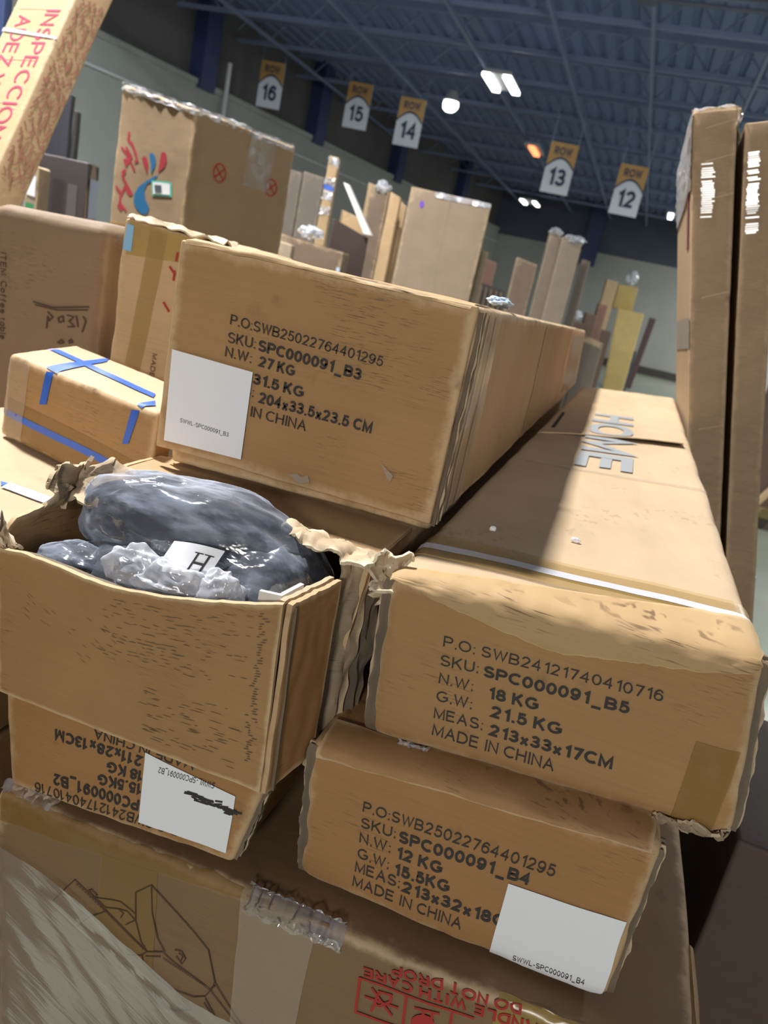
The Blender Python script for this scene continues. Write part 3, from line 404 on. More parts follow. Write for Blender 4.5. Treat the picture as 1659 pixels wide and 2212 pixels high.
WA, WB = Vector((-11.6, 10.0, 0)), Vector((-7.6, 38.5, 0)); WD = (WB - WA).normalized(); WN = Vector((WD.y, -WD.x, 0)); WA = WA - WD * 13
def wall_box(a, b, z0, z1, d0, d1):
    g = G(); p = [a + WN * d0, b + WN * d0, b + WN * d1, a + WN * d1]
    for z in (z0, z1):
        for q in p: g.add((q.x, q.y, z))
    g.f += [(3, 2, 1, 0), (4, 5, 6, 7), (0, 1, 5, 4), (1, 2, 6, 5), (2, 3, 7, 6), (3, 0, 4, 7)]; return g
m_block = plain('painted_block_wall', (.36, .38, .355, 1), .7, vs=1.2, var=.12); m_up = plain('dark_wall_cladding', (.115, .105, .11, 1), .6, vs=.8, var=.3)
WZ = 3.58
struct('wall_left', wall_box(WA, WB, FLOOR, WZ, -.3, 0), m_block)
struct('trim_%d' % k, wall_box(WA, WB, WZ, ZC + .1, -.4, -.25), m_up); k += 1
struct('trim_%d' % k, wall_box(WA, WB, WZ, WZ + .12, -.25, .04), m_block); k += 1
struct('trim_%d' % k, wall_box(WA, WB, 3.02, 3.07, 0, .06), plain('galvanised_pipe', (.6, .62, .64, 1), .35)); k += 1
for dd in (19.4, 24.4, 29.8, 36):
    q = WA + WD * dd; struct('trim_%d' % k, wall_box(q, q + WD * .5, WZ - .05, ZC, -.25, .12), m_navy); k += 1
q = WA + WD * 20.3; struct('trim_%d' % k, G().tube((q.x + .12, q.y, FLOOR), (q.x + .12, q.y, 4.3), .05), plain('white_conduit', (.6, .62, .65, 1), .4)); k += 1
struct('wall_back', G().box((-9, 38.6, FLOOR), (11, 38.9, 3.45)), m_block)
struct('trim_%d' % k, G().box((-9, 38.65, 3.45), (11, 38.95, ZC + .1)), plain('dark_blue_wall_cladding', (.07, .085, .12, 1), .6, vs=.8, var=.25)); k += 1
struct('trim_%d' % k, G().box((-3.5, 38.3, 2.8), (-2.8, 38.6, ZC)), m_navy); k += 1
struct('baseboard_back', G().box((-9, 38.5, FLOOR), (11, 38.6, FLOOR + .35)), plain('dark_base', (.05, .045, .04, 1), .6))
struct('wall_right', G().box((11, -4, FLOOR), (11.3, 41, ZC + .1)), m_block)

# hanging ceiling lights
m_glow = plain('lit_led_tube', (1, .98, .93, 1), .5, emit=5, var=.0); m_housing = plain('lamp_housing', (.5, .52, .55, 1), .4); m_red = plain('glowing_heater_bar', (1, .22, .08, 1), .5, emit=3.2, var=.0)
def twin(x, y, z, label, group, sx=1.0, tubes=2, red=False):
    r = thing('heater_light' if red else 'ceiling_light', label, 'heater' if red else 'light', (x, y, z - .06), group)
    mesh('housing', G().box((x - .34 * sx, y - .62, z), (x + .34 * sx, y + .62, z + .07)), m_housing, r)
    for i in range(tubes):
        cx = x + (-.27 + .54 * i if tubes == 2 else 0) * sx
        mesh('tube', G().box((cx - .08, y - .6, z - .06), (cx + .08, y + .6, z)), m_red if red else m_glow, r)
    mesh('hanger', G().tube((x, y, z + .07), (x, y, ZC + .03), .012, 6), m_steel, r)
    return r
twin(-3.95, 16.8, 4.62, 'largest lit twin-tube ceiling light, right of the round lamp', 'twin-tube ceiling lights', .8)
twin(-5.8, 34.65, 4.59, 'small far twin-tube ceiling light, left of and below the row 13 sign', 'twin-tube ceiling lights')
twin(-.06, 30.8, 4.55, 'far ceiling light just left of the tall leaning cartons', None, .4, 1)
twin(-4.11, 23.24, 4.6, 'orange-red glowing heater light between the row 14 and row 13 signs', None, .6, 1, True)
r = thing('round_lamp', 'round bright ceiling lamp between the row 14 sign and the twin-tube light', 'light', (-5.65, 19.3, 4.5))
mesh('lens', G().blob((-5.65, 19.3, 4.58), (.19, .19, .16), n=20), m_glow, r); mesh('housing', G().tube((-5.65, 19.3, 4.66), (-5.65, 19.3, 4.9), .2, 16, .1), m_housing, r); mesh('hanger', G().tube((-5.65, 19.3, 4.9), (-5.65, 19.3, ZC + .03), .012, 6), m_steel, r)

# row signs
m_org = plain('sign_orange', S(188, 146, 84), .5, var=.04); m_sw = plain('sign_white', S(218, 226, 236), .5, var=.04); m_sn = plain('sign_navy', S(34, 48, 86), .5, var=.04)
SIGN = {'12': 'hanging row sign numbered 12, rightmost of the five signs', '13': 'hanging row sign numbered 13, second sign from the right', '14': 'hanging row sign numbered 14, left of the round lamp',
        '15': 'hanging row sign numbered 15, between signs 14 and 16', '16': 'hanging row sign numbered 16, dimmest and leftmost, before the dark wall'}
for num, (bl, br, tl) in D['SG'].items():
    bl, br, tl = Vector(bl), Vector(br), Vector(tl); U = br - bl; U.z = 0; w = .60; U = U.normalized(); U = Vector((1, .12, 0)).normalized()
    h = 1.02; Z = Vector((0, 0, 1)); N = U.cross(Z)                                  # towards the viewer
    N = Vector((U.y, -U.x, 0)); o0 = Vector(((bl.x + br.x) / 2, (bl.y + br.y) / 2, bl.z)) - U * w / 2
    pt = lambda u, v, d: o0 + U * (u * w) + Z * (v * h) + N * d
    r = thing('row_sign', SIGN[num], 'sign', pt(.5, 0, 0), 'hanging row signs')
    g = G()
    for d in (0, -.02):
        for u, v in ((0, 0), (1, 0), (1, 1), (0, 1)): g.add(pt(u, v, d))
    g.f += [(0, 1, 2, 3), (7, 6, 5, 4), (0, 4, 5, 1), (1, 5, 6, 2), (2, 6, 7, 3), (3, 7, 4, 0)]
    mesh('board', g, m_sw, r)
    arch = [(.0 + 1.0 * i / 16, .50 + .20 * math.sin(PI * i / 16)) for i in range(17)]
    g = G()
    for u, v in arch + [(1, 1), (0, 1)]: g.add(pt(u, v, .004))
    g.f.append(tuple(range(len(g.v)))); mesh('header', g, m_org, r)
    g = G()
    for u, v in arch: g.add(pt(u, v - .015, .007)); g.add(pt(u, v + .03, .007))
    for i in range(16): g.f.append((2 * i, 2 * i + 2, 2 * i + 3, 2 * i + 1))
    mesh('arch', g, m_sn, r)
    for nm, s, u0, u1, v0, v1, bo in (('number', num, .2, .8, .16, .50, .02), ('word', 'ROW', .18, .82, .76, .92, .03)):
        vs, fs = glyphs(s, bo); x0 = min(v[0] for v in vs); x1 = max(v[0] for v in vs); g = G()
        for x, y in vs: g.add(pt(u0 + (x - x0) / (x1 - x0) * (u1 - u0), v0 + y / CAP * (v1 - v0), .009))
        g.f += fs; mesh(nm, g, m_sn, r)
    for u in (.03, .97): p = pt(u, 1, -.01); mesh('wire', G().tube(p, (p.x, p.y, ZC + .03), .008, 6), m_steel, r)

# ------------------------------------------------------------------ the stack in front
B = D['BOX']
def printing(key, c, r, kind='print', m='ink', name='printed_text'):
    g = G()
    for bx, face, s, a, b, t, bo, kd in D['TXT']:
        if bx == key and kd == kind: c.text(face, s, a, b, t, bo, .0016 if kind == 'label' else .0011, g)
    return mesh(name, g, M[m], r)
def base(c8): return ((c8[0][0] + c8[1][0] + c8[2][0] + c8[3][0]) / 4, (c8[0][1] + c8[2][1]) / 2, min(p[2] for p in c8[:4]))
def edge_layers(c, r, y0=.0, x=1.0, z0=.02, z1=.98, n=3, seed=0, name='end_flap_edge', out=.004, side=1):
    """cut edges of the folded end flaps, standing a little proud of the box side"""
    for i in range(n):
        yb = y0 + .004 + i * .0075
        def f(u, v, yb=yb, i=i):
            p = c.pos(x, (yb) / c.L[1], lerp(z0, z1, v)); k = noise.noise(Vector((v * 5, i * 3.3 + seed, 1))) * .004
            q = p + Vector((side * (out + .0025 * noise.noise(Vector((v * 11, i * 7 + seed, 4)))) * u - side * .006 * (1 - u), k, 0)); return q
        mesh(name, G().panel(f, 2, 26, .0032, 1), M['layers'] if i % 2 == 0 else M['torn'], r)

# big film-wrapped carton at the bottom
c = Carton(B['BIG'], .012, .0035, 7, 1)
r = thing('wrapped_carton', 'large film-wrapped carton with a printed seat drawing, bottom of the stack', 'box', (0, .95, -1.3))
mesh('body', c.body((.02, .05, .03)), M['kraft_grey'] if False else cardboard('wrapped_board', (.225, .14, .072, 1), scuff=.2, wear=.7), r)
mesh('packing_tape', c.sheet('front', D['FP']['BIGtapetop'], 40, 6, .0010), M['tape_brown'], r, 'brown tape along the top edge')
mesh('packing_tape', c.sheet('front', D['FP']['BIGtv1'], 6, 16, .0012), M['tape_brown'], r)
mesh('packing_tape', c.sheet('front', D['FP']['BIGtv2'], 6, 16, .0012, wob=.004), M['tape_clear'], r, 'clear tape with wrinkles')
mesh('packing_tape', c.sheet('front', D['FP']['BIGyel'], 10, 6, .0012), M['tape_yellow'], r, 'yellowish tape')
mesh('printed_drawing', c.strokes('front', D['DRAW'], .0013, .0018), M['ink_brown'], r, 'line drawing of a padded seat')
g = c.strokes('front', D['RED'], .0026, .0018); c.poly('front', D['BLOB'], .0018, g)
for bx, face, s, a, b, t, bo, kd in D['TXT']:
    if bx == 'BIG': c.text(face, s, a, b, t, bo, .0018, g)
mesh('printed_text', g, M['ink_red'], r, 'red handling marks printed upside down')
wl = D['FP']['BIGwrap']
def fw(u, v):
    i = min(int(u * (len(wl) - 1)), len(wl) - 2); k = u * (len(wl) - 1) - i; a = Vector(wl[i]).lerp(Vector(wl[i + 1]), k)
    x, z = a.x, a.y - v * (.36 + .1 * u)
    if u < .02: x = -.004
    w = .0035 + .003 * abs(noise.noise(Vector((x * 5 - z * 3, (z + x * .66) * 34, 2)))) + (.004 if v < .06 else 0)
    return c.fp('front', min(x, .98), max(z, .02), w)
mesh('stretch_film', G().grid(fw, 70, 60), M['wrap'], r, 'streaky stretch film over the lower left')
def fedge(u, v):
    q = c.pos(lerp(.42, .60, u), -.0 + .0, 1, .003); t = v - .5
    p = c.pos(lerp(.42, .56, u), .006 if t > 0 else 0, 1 if t > 0 else .992 + t * .02, .002)
    return p + Vector((0, -.003, .002)) + noise.noise_vector(Vector((u * 14, v * 5, 1))) * .004
mesh('film_bunch', G().grid(fedge, 60, 10), M['wrap_clear'], r, 'crumpled clear film on the top edge')
def ftop(u, v):
    q = c.pos(lerp(-.0, .10, u), lerp(.03, 0, v), 1, .003); return q + noise.noise_vector(Vector((u * 9, v * 5, 8))) * .007 + Vector((0, -.002, .004))
mesh('film_bunch', G().grid(ftop, 24, 10), M['wrap_clear'], r)
mesh('side_flap', G().panel(lambda u, v: Vector((lerp(.371, .386, u), lerp(-.058, .10, v), -.178 + .004 * u - .05 * u * u + .002 * noise.noise(Vector((v * 9, u, 0))))), 4, 14, .004), M['kraft_clean'], r)
r = thing('pallet', 'wooden pallet under the large wrapped carton', 'pallet', (0, .95, FLOOR))
mw = plain('pallet_wood', (.34, .24, .13, 1), .8)
for i in range(5): mesh('deck_board', G().box((-.40, -.03 + i * .44, -1.324), (.38, .09 + i * .44, -1.305)), mw, r)
for x in (-.36, -.03, .30): mesh('stringer', G().box((x, -.03, FLOOR), (x + .05, 1.85, -1.324)), mw, r)

# lower left long carton
c = Carton(B['B2'], .007, .0014, 9, 2)
r = thing('long_carton', 'flat long carton with upside-down text and white label, under the open carton', 'box', base(B['B2']), 'long flat-pack cartons')
mesh('body', c.body((.012, .04, .012)), M['kraft_orange'], r); printing('B2', c, r)
lab = mesh('label', c.sheet('front', D['LAB']['B2'], 10, 10, .0013), M['white'], r, 'white paper label')
printing('B2', c, lab, 'label')
g = G(); rnd = random.Random(5)
lq = [Vector(p) for p in D['LAB']['B2']]
def lab_pt(q, u, v): return (q[0] * (1 - u) + q[1] * u) * (1 - v) + (q[2] * (1 - u) + q[3] * u) * v
st = []
for i in range(26):
    u, v = rnd.uniform(.48, .95), rnd.gauss(.72, .03); a = lab_pt(lq, u, v); st.append([(a.x, a.y), (a.x + rnd.uniform(.02, .07), a.y + rnd.uniform(-.02, .02))])
c.strokes('front', st, .0022, .0017, g); mesh('black_smear', g, M['ink'], lab)
edge_layers(c, r, .0, seed=2)

# lower right long carton
c = Carton(B['B4'], .012, .0018, 8, 3)
r = thing('long_carton', 'long carton with a white label at its lower right, under the top right carton', 'box', base(B['B4']), 'long flat-pack cartons')
mesh('body', c.body((.012, .04, .012)), M['kraft_orange'], r); printing('B4', c, r)
lab = mesh('label', c.sheet('front', D['LAB']['B4'], 10, 10, .0013), M['white'], r, 'white paper label'); printing('B4', c, lab, 'label')
edge_layers(c, r, .0, seed=4); edge_layers(c, r, .0, 0.0, seed=7, side=-1, n=2)
def topfold(u, v):
    p = c.pos(lerp(.03, .97, u), lerp(.02, 0, min(v * 2, 1)), 1 - max(0, v - .5) * lerp(.16, .1, u), .0015)
    return p + noise.noise_vector(Vector((u * 8, v * 2, 3))) * .002
mesh('top_flap', G().panel(topfold, 44, 6, .002), M['kraft'], r)

# top right long carton
c = Carton(B['B5'], .016, .0018, 8, 4)
r = thing('long_carton', 'long carton with shadow across its bare top, front right of the stack', 'box', base(B['B5']), 'long flat-pack cartons')
mesh('body', c.body((.012, .03, .010)), M['kraft'], r, top=M['kraft_lit_top']); printing('B5', c, r)
rag = D['FP']['B5rag']
def rf(u, v):
    rz = prof([(a, b) for a, b in rag], u) + .012 * noise.noise(Vector((u * 30, 0, 0)))
    if v < .3: p = (u, lerp(lerp(.008, .040, u), 0, v / .3), 1)
    else: p = (u, 0, lerp(1, rz, (v - .3) / .7))
    return c.pos(*p, off=.0022 + .0015 * noise.noise(Vector((u * 16, v * 4, 5))))
mesh('top_flap', G().panel(rf, 70, 16, .0012, .3), M['rub'], r, 'pale rubbed flap folded over the top front edge')
q = D['FP']['B5strap']; mesh('strap', c.sheet('top', q, 40, 3, .0028), M['strap'], r, 'white shiny strip across the top')
mesh('packing_tape', c.sheet('top', [(.0, q[0][1] - .012), (1, q[1][1] - .012), (0, q[2][1] + .014), (1, q[3][1] + .014)], 40, 6, .0025), M['tape_amber'], r, 'amber tape under the strip')
mesh('strap', c.sheet('top', D['FP']['B5thin'], 30, 2, .0016), M['tape_clear'], r, 'thin clear seam line')
mesh('slot', c.sheet('top', D['FP']['B5slit2'], 3, 6, .0012), M['void'], r)  # dark sheet paints the shade inside a cut slit
sq = D['FP']['B5slot']
def lift(u, v):
    """height of the cut flap above the top: highest along the slot"""
    s0 = lerp(sq[2][1], sq[3][1], (u - sq[2][0]) / (sq[3][0] - sq[2][0])); return .010 * max(0, 1 - (v - s0) / .035) * min(1, max(0, u * 1.5)) if s0 <= v < s0 + .035 else 0
mesh('lifted_flap', G().panel(lambda u, v: c.fp('top', lerp(.02, .93, u), lerp(sq[2][1], sq[3][1], u) + v * .035, .0012) + Vector((0, 0, .010 * (1 - v) * min(1, u * 1.5))), 24, 8, .002, .2), M['kraft_lit_top'], r)
class Lifted:
    def __init__(s, c): s.c = c; s.L = c.L
    def fp(s, face, u, v, off=.001): return s.c.fp(face, u, v, off + .0012) + Vector((0, 0, lift(u, v)))
    dims = Carton.dims; text = Carton.text
printing('B5', Lifted(c), r, 'blue', 'ink_blue', 'printed_word')
mesh('packing_tape', c.sheet('front', D['FP']['B5ltape'], 6, 12, .0014, wob=.003), M['tape_brown'], r, 'brown tape on the lower right')
edge_layers(c, r, .0, 0.0, seed=11, side=-1, n=3, out=.005); edge_layers(c, r, .0, 1.0, seed=15, n=3, out=.006)
def crn(cx, s):
    return lambda u, v: Vector(cx) + Vector((.035 * (u - .5), .012 * v - .006, .045 * (v - .5))) + crump(u, v, s, .010)
mesh('torn_corner', G().panel(crn(c.pos(0, 0, .97) + Vector((-.004, .006, .0)), 3), 10, 12, .003), M['pulp'], r, 'torn pale corner')
mesh('torn_tape', G().grid(lambda u, v: c.pos(lerp(.10, .19, u), 0, lerp(.03, -.09, v), .003) + Vector((0, -.004 * v, 0)) + noise.noise_vector(Vector((u * 6, v * 6, 9))) * .006, 14, 12), M['wrap_clear'], r, 'loose scrap of clear tape')
mesh('crushed_edge', G().panel(lambda u, v: c.pos(lerp(.80, 1.0, u), 0, lerp(.06, -.05 - .07 * u, v), .002) + Vector((0, -.002, 0)) + crump(u * 2.4, v, 21, .005), 20, 8, .003), M['torn'], r, 'crushed grey lower corner')

# upper carton
b3 = [list(p) for p in B['B3']]
for i in (0, 1, 4, 5): b3[i][1] += .012
c = Carton(b3, .007, .0016, 8, 5)
r = thing('long_carton', 'tallest-faced long carton with a white label at lower left, on top of the stack', 'box', base(b3), 'long flat-pack cartons')
mesh('body', c.body((.012, .03, .012)), M['kraft_side'], r, top=M['kraft_lit_top'])
f8 = [Vector(p) for p in B['B3']]; lo = Vector((0, 0, .024))
fb = [f8[0] + lo * .75, f8[1] + lo * .35, f8[0] + lo * .75 + Vector((0, .006, 0)), f8[1] + lo * .35 + Vector((0, .006, 0)), f8[4] + Vector((0, 0, -.002)), f8[5], f8[4] + Vector((0, .006, -.002)), f8[5] + Vector((0, .006, 0))]
fb[0].x -= .012; fb[2].x -= .012
c2 = Carton([tuple(p) for p in fb], .0028, .0012, 8, 6)
fl = mesh('end_flap', c2.body((.010, .006, .010)), M['kraft'], r)
cF = Carton(B['B3'], .007, .0016, 8, 5)
class Onto:   # prints measured on the whole end, laid on the flap
    def __init__(s): s.L = cF.L
    def fp(s, face, u, v, off=.001):
        p = cF.c[0] * (1 - u) * (1 - v) + cF.c[1] * u * (1 - v) + cF.c[4] * (1 - u) * v + cF.c[5] * u * v
        return Vector((p.x, f8[0].y - off - .0012, p.z))
    dims = Carton.dims; text = Carton.text; strokes = Carton.strokes; sheet = Carton.sheet; poly = Carton.poly
on = Onto(); on.L = cF.L
printing('B3', on, r)
lab = mesh('label', on.sheet('front', D['LAB']['B3'], 6, 6, .0013), M['white'], r, 'white paper label'); printing('B3', on, lab, 'label')
edge_layers(c, r, .0, 1.0, seed=21, n=4, out=.004); edge_layers(c, r, .0, 0.0, seed=25, n=2, side=-1, out=.003)
mesh('packing_tape', G().grid(lambda u, v: c.pos(1, lerp(.020, .075, u) - .02 * abs(v - .5), v, .0025 + .001 * noise.noise(Vector((u * 5, v * 9, 2)))), 8, 24), M['tape_clear'], r, 'creased clear tape down the side')
for t0 in (.03, .052, .34, .66):
    mesh('score_line', G().grid(lambda u, v, t0=t0: c.pos(1, t0 + .0035 * u * (1 + t0) + .004 * noise.noise(Vector((v * 4, t0 * 50, 0))), lerp(.02, .98, v), .0012), 1, 20), M['pulp'], r)
mesh('packing_tape', c.sheet('right', [(.70, 0), (1, 0), (.72, 1), (1, 1)], 4, 6, .0012), M['tape_brown'], r, 'brown tape at the far end')
mesh('top_crease', G().panel(lambda u, v: c.pos(lerp(.02, .98, u), lerp(.06, 0, min(1, v * 1.7)), 1 - .05 * max(0, v - .6), .0008) + Vector((0, -.013 * min(1, v * 1.7), .0)) + noise.noise_vector(Vector((u * 9, v * 3, 31))) * .0014, 60, 8, .001, .2), M['rub'], r, 'rubbed pale top edge')
mesh('torn_patch', on.poly('front', [(.49, .10), (.53, .07), (.57, .09), (.56, .12), (.54, .105), (.52, .115)], .0012), M['kraft_grey'], r)
mesh('torn_patch', on.poly('front', [(.80, .26), (.83, .20), (.845, .185), (.85, .215)], .0012), M['kraft_grey'], r)
for i, (px_, py_, ll) in enumerate(((.150, .22, 'tiny white paper crumb on the bare carton top, in its lit half'), (.060, .20, 'tiny pale paper crumb on the bare carton top, in its shaded half'))):
    u_ = (px_) / .32; k_ = Carton(B['B5'], .016, 0).fp('top', u_, py_ / 2.13, .003)
    tag(mesh('paper_crumb', G().blob(k_, (.006 - .002 * i, .003, .003), 3 + i, .4, 2, 0, 16), M['white']), ll, 'scrap')
r2 = mesh('plastic_scrap', G().blob((-.035, .40, .4065), (.016, .030, .006), 3, .3, 2, 0, 40, crease=.4), M['tape_white'])
tag(r2, 'crumpled pale blue plastic scrap on the upper carton near its right edge', 'plastic')

# open torn carton on the left
top_l = lambda y: prof([(.06, .146), (2.05, .183)], y); top_r = lambda y: prof([(.06, .148), (2.05, .186)], y)
r = thing('open_carton', 'torn open carton with bagged cushions showing, front left of the stack', 'box', (-.2, .9, -.049))
rear = [(-.352, .16, -.046), (-.05, .16, -.044), (-.35, 2.03, -.048), (-.045, 2.03, -.042), (-.357, .16, .144), (-.03, .16, .1475), (-.362, 2.03, .179), (-.035, 2.03, .184)]
mesh('body', Carton(rear, .006, .0012, 8, 8).body((.02, .05, .03)), M['kraft_clean'], r)
TP = [(0, .099), (.105, .104), (.307, .103), (.474, .104), (.617, .110), (.742, .118), (.878, .128), (1, .138)]
def fwall(u, v):
    x0, x1 = lerp(-.341, -.054, u), lerp(-.351, -.064, u); zt = prof(TP, u) + .0012 * noise.noise(Vector((u * 30, 0, 0)))
    return Vector((lerp(x0, x1, v), -.095 - .006 * math.sin(PI * u) * v + .002 * noise.noise(Vector((u * 6, v * 4, 1))) + .004 * (1 - v), lerp(lerp(-.051, -.046, u), zt, v)))
mesh('front_panel', G().panel(fwall, 48, 26, -.005, .5), M['kraft_scuffed'], r)
g = G(); rnd = random.Random(12)
def dash(u, v, ln, tilt, w):
    i0 = len(g.v)
    for k_ in range(5):
        uu = u + ln * k_ / 4; vv = v + tilt * ln * k_ / 4
        for s_ in (-1, 1): g.add(fwall(uu, vv + s_ * w * (1 if 0 < k_ < 4 else .3)) + Vector((0, -.0058, 0)))
    for k_ in range(4): g.f.append((i0 + 2 * k_, i0 + 2 * k_ + 2, i0 + 2 * k_ + 3, i0 + 2 * k_ + 1))
for i in range(150):
    row = rnd.randrange(18); u = rnd.gauss(.62, .13); dash(min(max(u, .05), .9), .93 - row * .022 + .02 * (u - .5), rnd.uniform(.01, .035), -.1, rnd.uniform(.0008, .0022))
for i in range(60): dash(.94 + rnd.gauss(0, .006), .95 - i * .0135, rnd.uniform(.008, .02), 0, .0028)
for i in range(70): dash(rnd.uniform(.55, .88), rnd.uniform(.08, .42), rnd.uniform(.01, .05), 0, .0014)
for i in range(26): dash(rnd.uniform(.06, .5), rnd.uniform(.45, .8), rnd.uniform(.01, .03), -.8, .0011)
mesh('scuff_marks', g, plain('dark_rub_marks', (.14, .088, .048, 1), .8), r, 'dark rubbed dashes along the flutes')
mesh('inner_flap', G().panel(lambda u, v: fwall(lerp(.02, 1.02, u), lerp(.0, .985, v)) + Vector((.003, .0095, -.001)), 40, 20, -.004), M['layers'], r)
def lwall(u, v):
    y = lerp(-.092, .16, u); zt = prof([(-.095, .100), (-.080, .123), (-.04, .126), (0, .130), (.05, .148), (.16, .146)], y) + .002 * noise.noise(Vector((u * 22, 3, 0)))
    return Vector((lerp(-.344, -.352, v) + .003 * noise.noise(Vector((u * 5, v * 4, 7))), y, lerp(-.048, zt, v)))
mesh('side_panel', G().panel(lwall, 34, 18, .005, .5), M['kraft'], r)
def rwall(u, v):
    y = lerp(-.094, -.012, u); return Vector((lerp(-.050, -.057, v) + .012 * u + .002 * noise.noise(Vector((u * 5, v * 4, 3))), y, lerp(-.047, .137, v) + .002 * noise.noise(Vector((u * 9, 5, 0))) * v))
mesh('side_panel', G().panel(rwall, 14, 22, .005, .5), M['kraft_orange'], r)
mesh('inner_flap', G().panel(lambda u, v: rwall(u, v * .99) + Vector((-.009, .004, .001)), 12, 16, .005, .5), M['torn'], r)
def torn_band(u, v):
    n1 = noise.noise(Vector((v * 7, 1, 2))) * .009; n2 = noise.noise(Vector((v * 8, 5, 2))) * .006
    y = lerp(.002 + n1, .034 + n2, u); x = lerp(-.052, -.030, u) + .006 * noise.noise(Vector((u * 4, v * 8, 5))); z = lerp(-.075, .150, v) + .006 * noise.noise(Vector((u * 9, v * 3, 9)))
    return Vector((x, y, z)) + noise.noise_vector(Vector((u * 5, v * 9, 2))) * .0025
mesh('torn_strip', G().panel(torn_band, 12, 50, .005, .8), M['torn'], r, 'ragged grey torn strip down the right side')
mesh('torn_strip', G().panel(lambda u, v: torn_band(u, v) * 1.0 + Vector((.010 + .004 * noise.noise(Vector((v * 6, 8, u))), .022, -.006)), 8, 40, .004, .8), M['layers'], r)
mesh('side_panel', G().panel(lambda u, v: Vector((lerp(-.046, -.030, v) + .002 * noise.noise(Vector((u * 5, v * 4, 13))), lerp(.022 + .008 * noise.noise(Vector((v * 9, 2, 2))), .165, u), lerp(-.044, .147, v))), 14, 18, .005), M['kraft'], r)
def tpanel(u, v):
    y0 = .052 + .012 * noise.noise(Vector((u * 7, 3, 3))) + .005 * noise.noise(Vector((u * 25, 3, 3))) + .03 * (1 - u) ** 3
    y = lerp(y0, .165, v); return Vector((lerp(-.357, -.031, u), y, lerp(.1455, .1488, u) + (.006 * noise.noise(Vector((u * 8, 2, 6))) * (1 - v) ** 2)))
mesh('top_panel', G().panel(tpanel, 44, 10, .005, .6), M['kraft_clean'], r)
mesh('base_panel', G().box((-.338, -.085, -.0485), (-.056, .16, -.0445)), M['kraft'], r)
def fringe(u, v):
    x = lerp(-.135, -.030, u); y = lerp(.048, .008 - .016 * u, v) + .006 * noise.noise(Vector((u * 14, v * 3, 1)))
    return Vector((x, y, .151 - .004 * u + .012 * math.sin(v * 2.4) * (.6 + .5 * noise.noise(Vector((u * 9, 2, 2)))))) + crump(u * 2.6, v, 4, .005)
mesh('torn_strip', G().panel(fringe, 36, 10, .0035, .9), M['pulp'], r, 'curled torn edge of the top')
def scrapA(u, v):
    a, b_, c_, d_ = Vector((-.356, -.012, .128)), Vector((-.304, -.020, .134)), Vector((-.352, .035, .166)), Vector((-.292, .028, .150))
    return a.lerp(b_, u).lerp(c_.lerp(d_, u), v) + Vector((0, 0, .012 * math.sin(PI * u) * v)) + crump(u, v, 14, .008)
mesh('torn_strip', G().panel(scrapA, 20, 18, .004, .9), M['torn'], r, 'folded torn flap at the left corner')
def scrapB(u, v):
    a, b_, c_, d_ = Vector((-.353, -.040, .120)), Vector((-.350, .012, .126)), Vector((-.357, -.028, .150)), Vector((-.352, .022, .168))
    return a.lerp(b_, u).lerp(c_.lerp(d_, u), v) + crump(u, v, 24, .009)
mesh('torn_strip', G().panel(scrapB, 18, 14, .004, .9), M['torn'], r)
mesh('torn_strip', G().panel(lambda u, v: Vector((-.350 + .014 * math.sin(v * 5) * u, lerp(-.098, -.088, u), lerp(.090, .128, v))) + crump(u, v, 34, .006), 8, 16, .003, .9), M['pulp'], r, 'peeled pale corner')
mesh('torn_strip', G().panel(lambda u, v: Vector((lerp(-.018, -.002, u), lerp(.0, .02, v), .135 + .016 * v)) + crump(u, v, 44, .008), 10, 10, .003, .9), M['pulp'], r)

# what the open carton holds
def inside(p): return Vector((min(max(p.x, -.336), -.064), min(max(p.y, -.082), .15), max(p.z, -.040)))
r = thing('bagged_cushion', 'charcoal cushion folded inside a clear plastic bag in the open carton', 'cushion', (-.21, -.01, -.040))
lobes = [((-.212, .018, .122), (.124, .058, .050), 2), ((-.205, -.022, .040), (.130, .058, .074), 5), ((-.300, -.050, .080), (.038, .026, .018), 6)]
g = G()
for cc_, rr_, ss_ in lobes: g.blob(cc_, rr_, ss_, .08, 1.6, 0, 64, .9, fn=inside)
mesh('cushion', g, M['cloth'], r)
g = G()
for cc_, rr_, ss_ in lobes: g.blob(cc_, [q + .005 for q in rr_], ss_, .08, 1.6, 0, 110, .9, fn=inside, crease=.10, cf=2.0)
mesh('plastic_bag', g, M['film'], r, 'clear wrinkled plastic bag')
r = thing('bagged_cushion', 'shiny dark bagged cushion bulging at the right end of the open carton', 'cushion', (-.11, .0, -.040))
mesh('cushion', G().blob((-.120, .012, .060), (.056, .066, .084), 9, .05, 1.6, 0, 64, .85, fn=inside), M['cloth'], r)
mesh('plastic_bag', G().blob((-.120, .010, .061), (.061, .071, .091), 9, .05, 1.6, 0, 110, .85, fn=inside, crease=.09, cf=2.0), M['film'], r, 'clear wrinkled plastic bag')
def crumple(cx, rad, s, label, rot=0):
    o = mesh('plastic_bag', G().blob(cx, rad, s, .35, 1.2, 0, 100, rot=rot, crease=.34, cf=1.25, fn=lambda p: Vector((p.x, max(p.y, -.0865) if p.z < .112 else p.y, p.z))), M['film_white']); return tag(o, label, 'bag', 'small white plastic bags')
crumple((-.222, -.072, .108), (.026, .016, .022), 3, 'small white plastic bag, left of the two by the H tag')
crumple((-.178, -.078, .106), (.034, .020, .022), 8, 'crumpled white plastic bag hanging over the rim, below the H tag', .1)
crumple((-.138, -.066, .112), (.020, .016, .020), 12, 'small milky bag knot to the right of the H tag', .4)
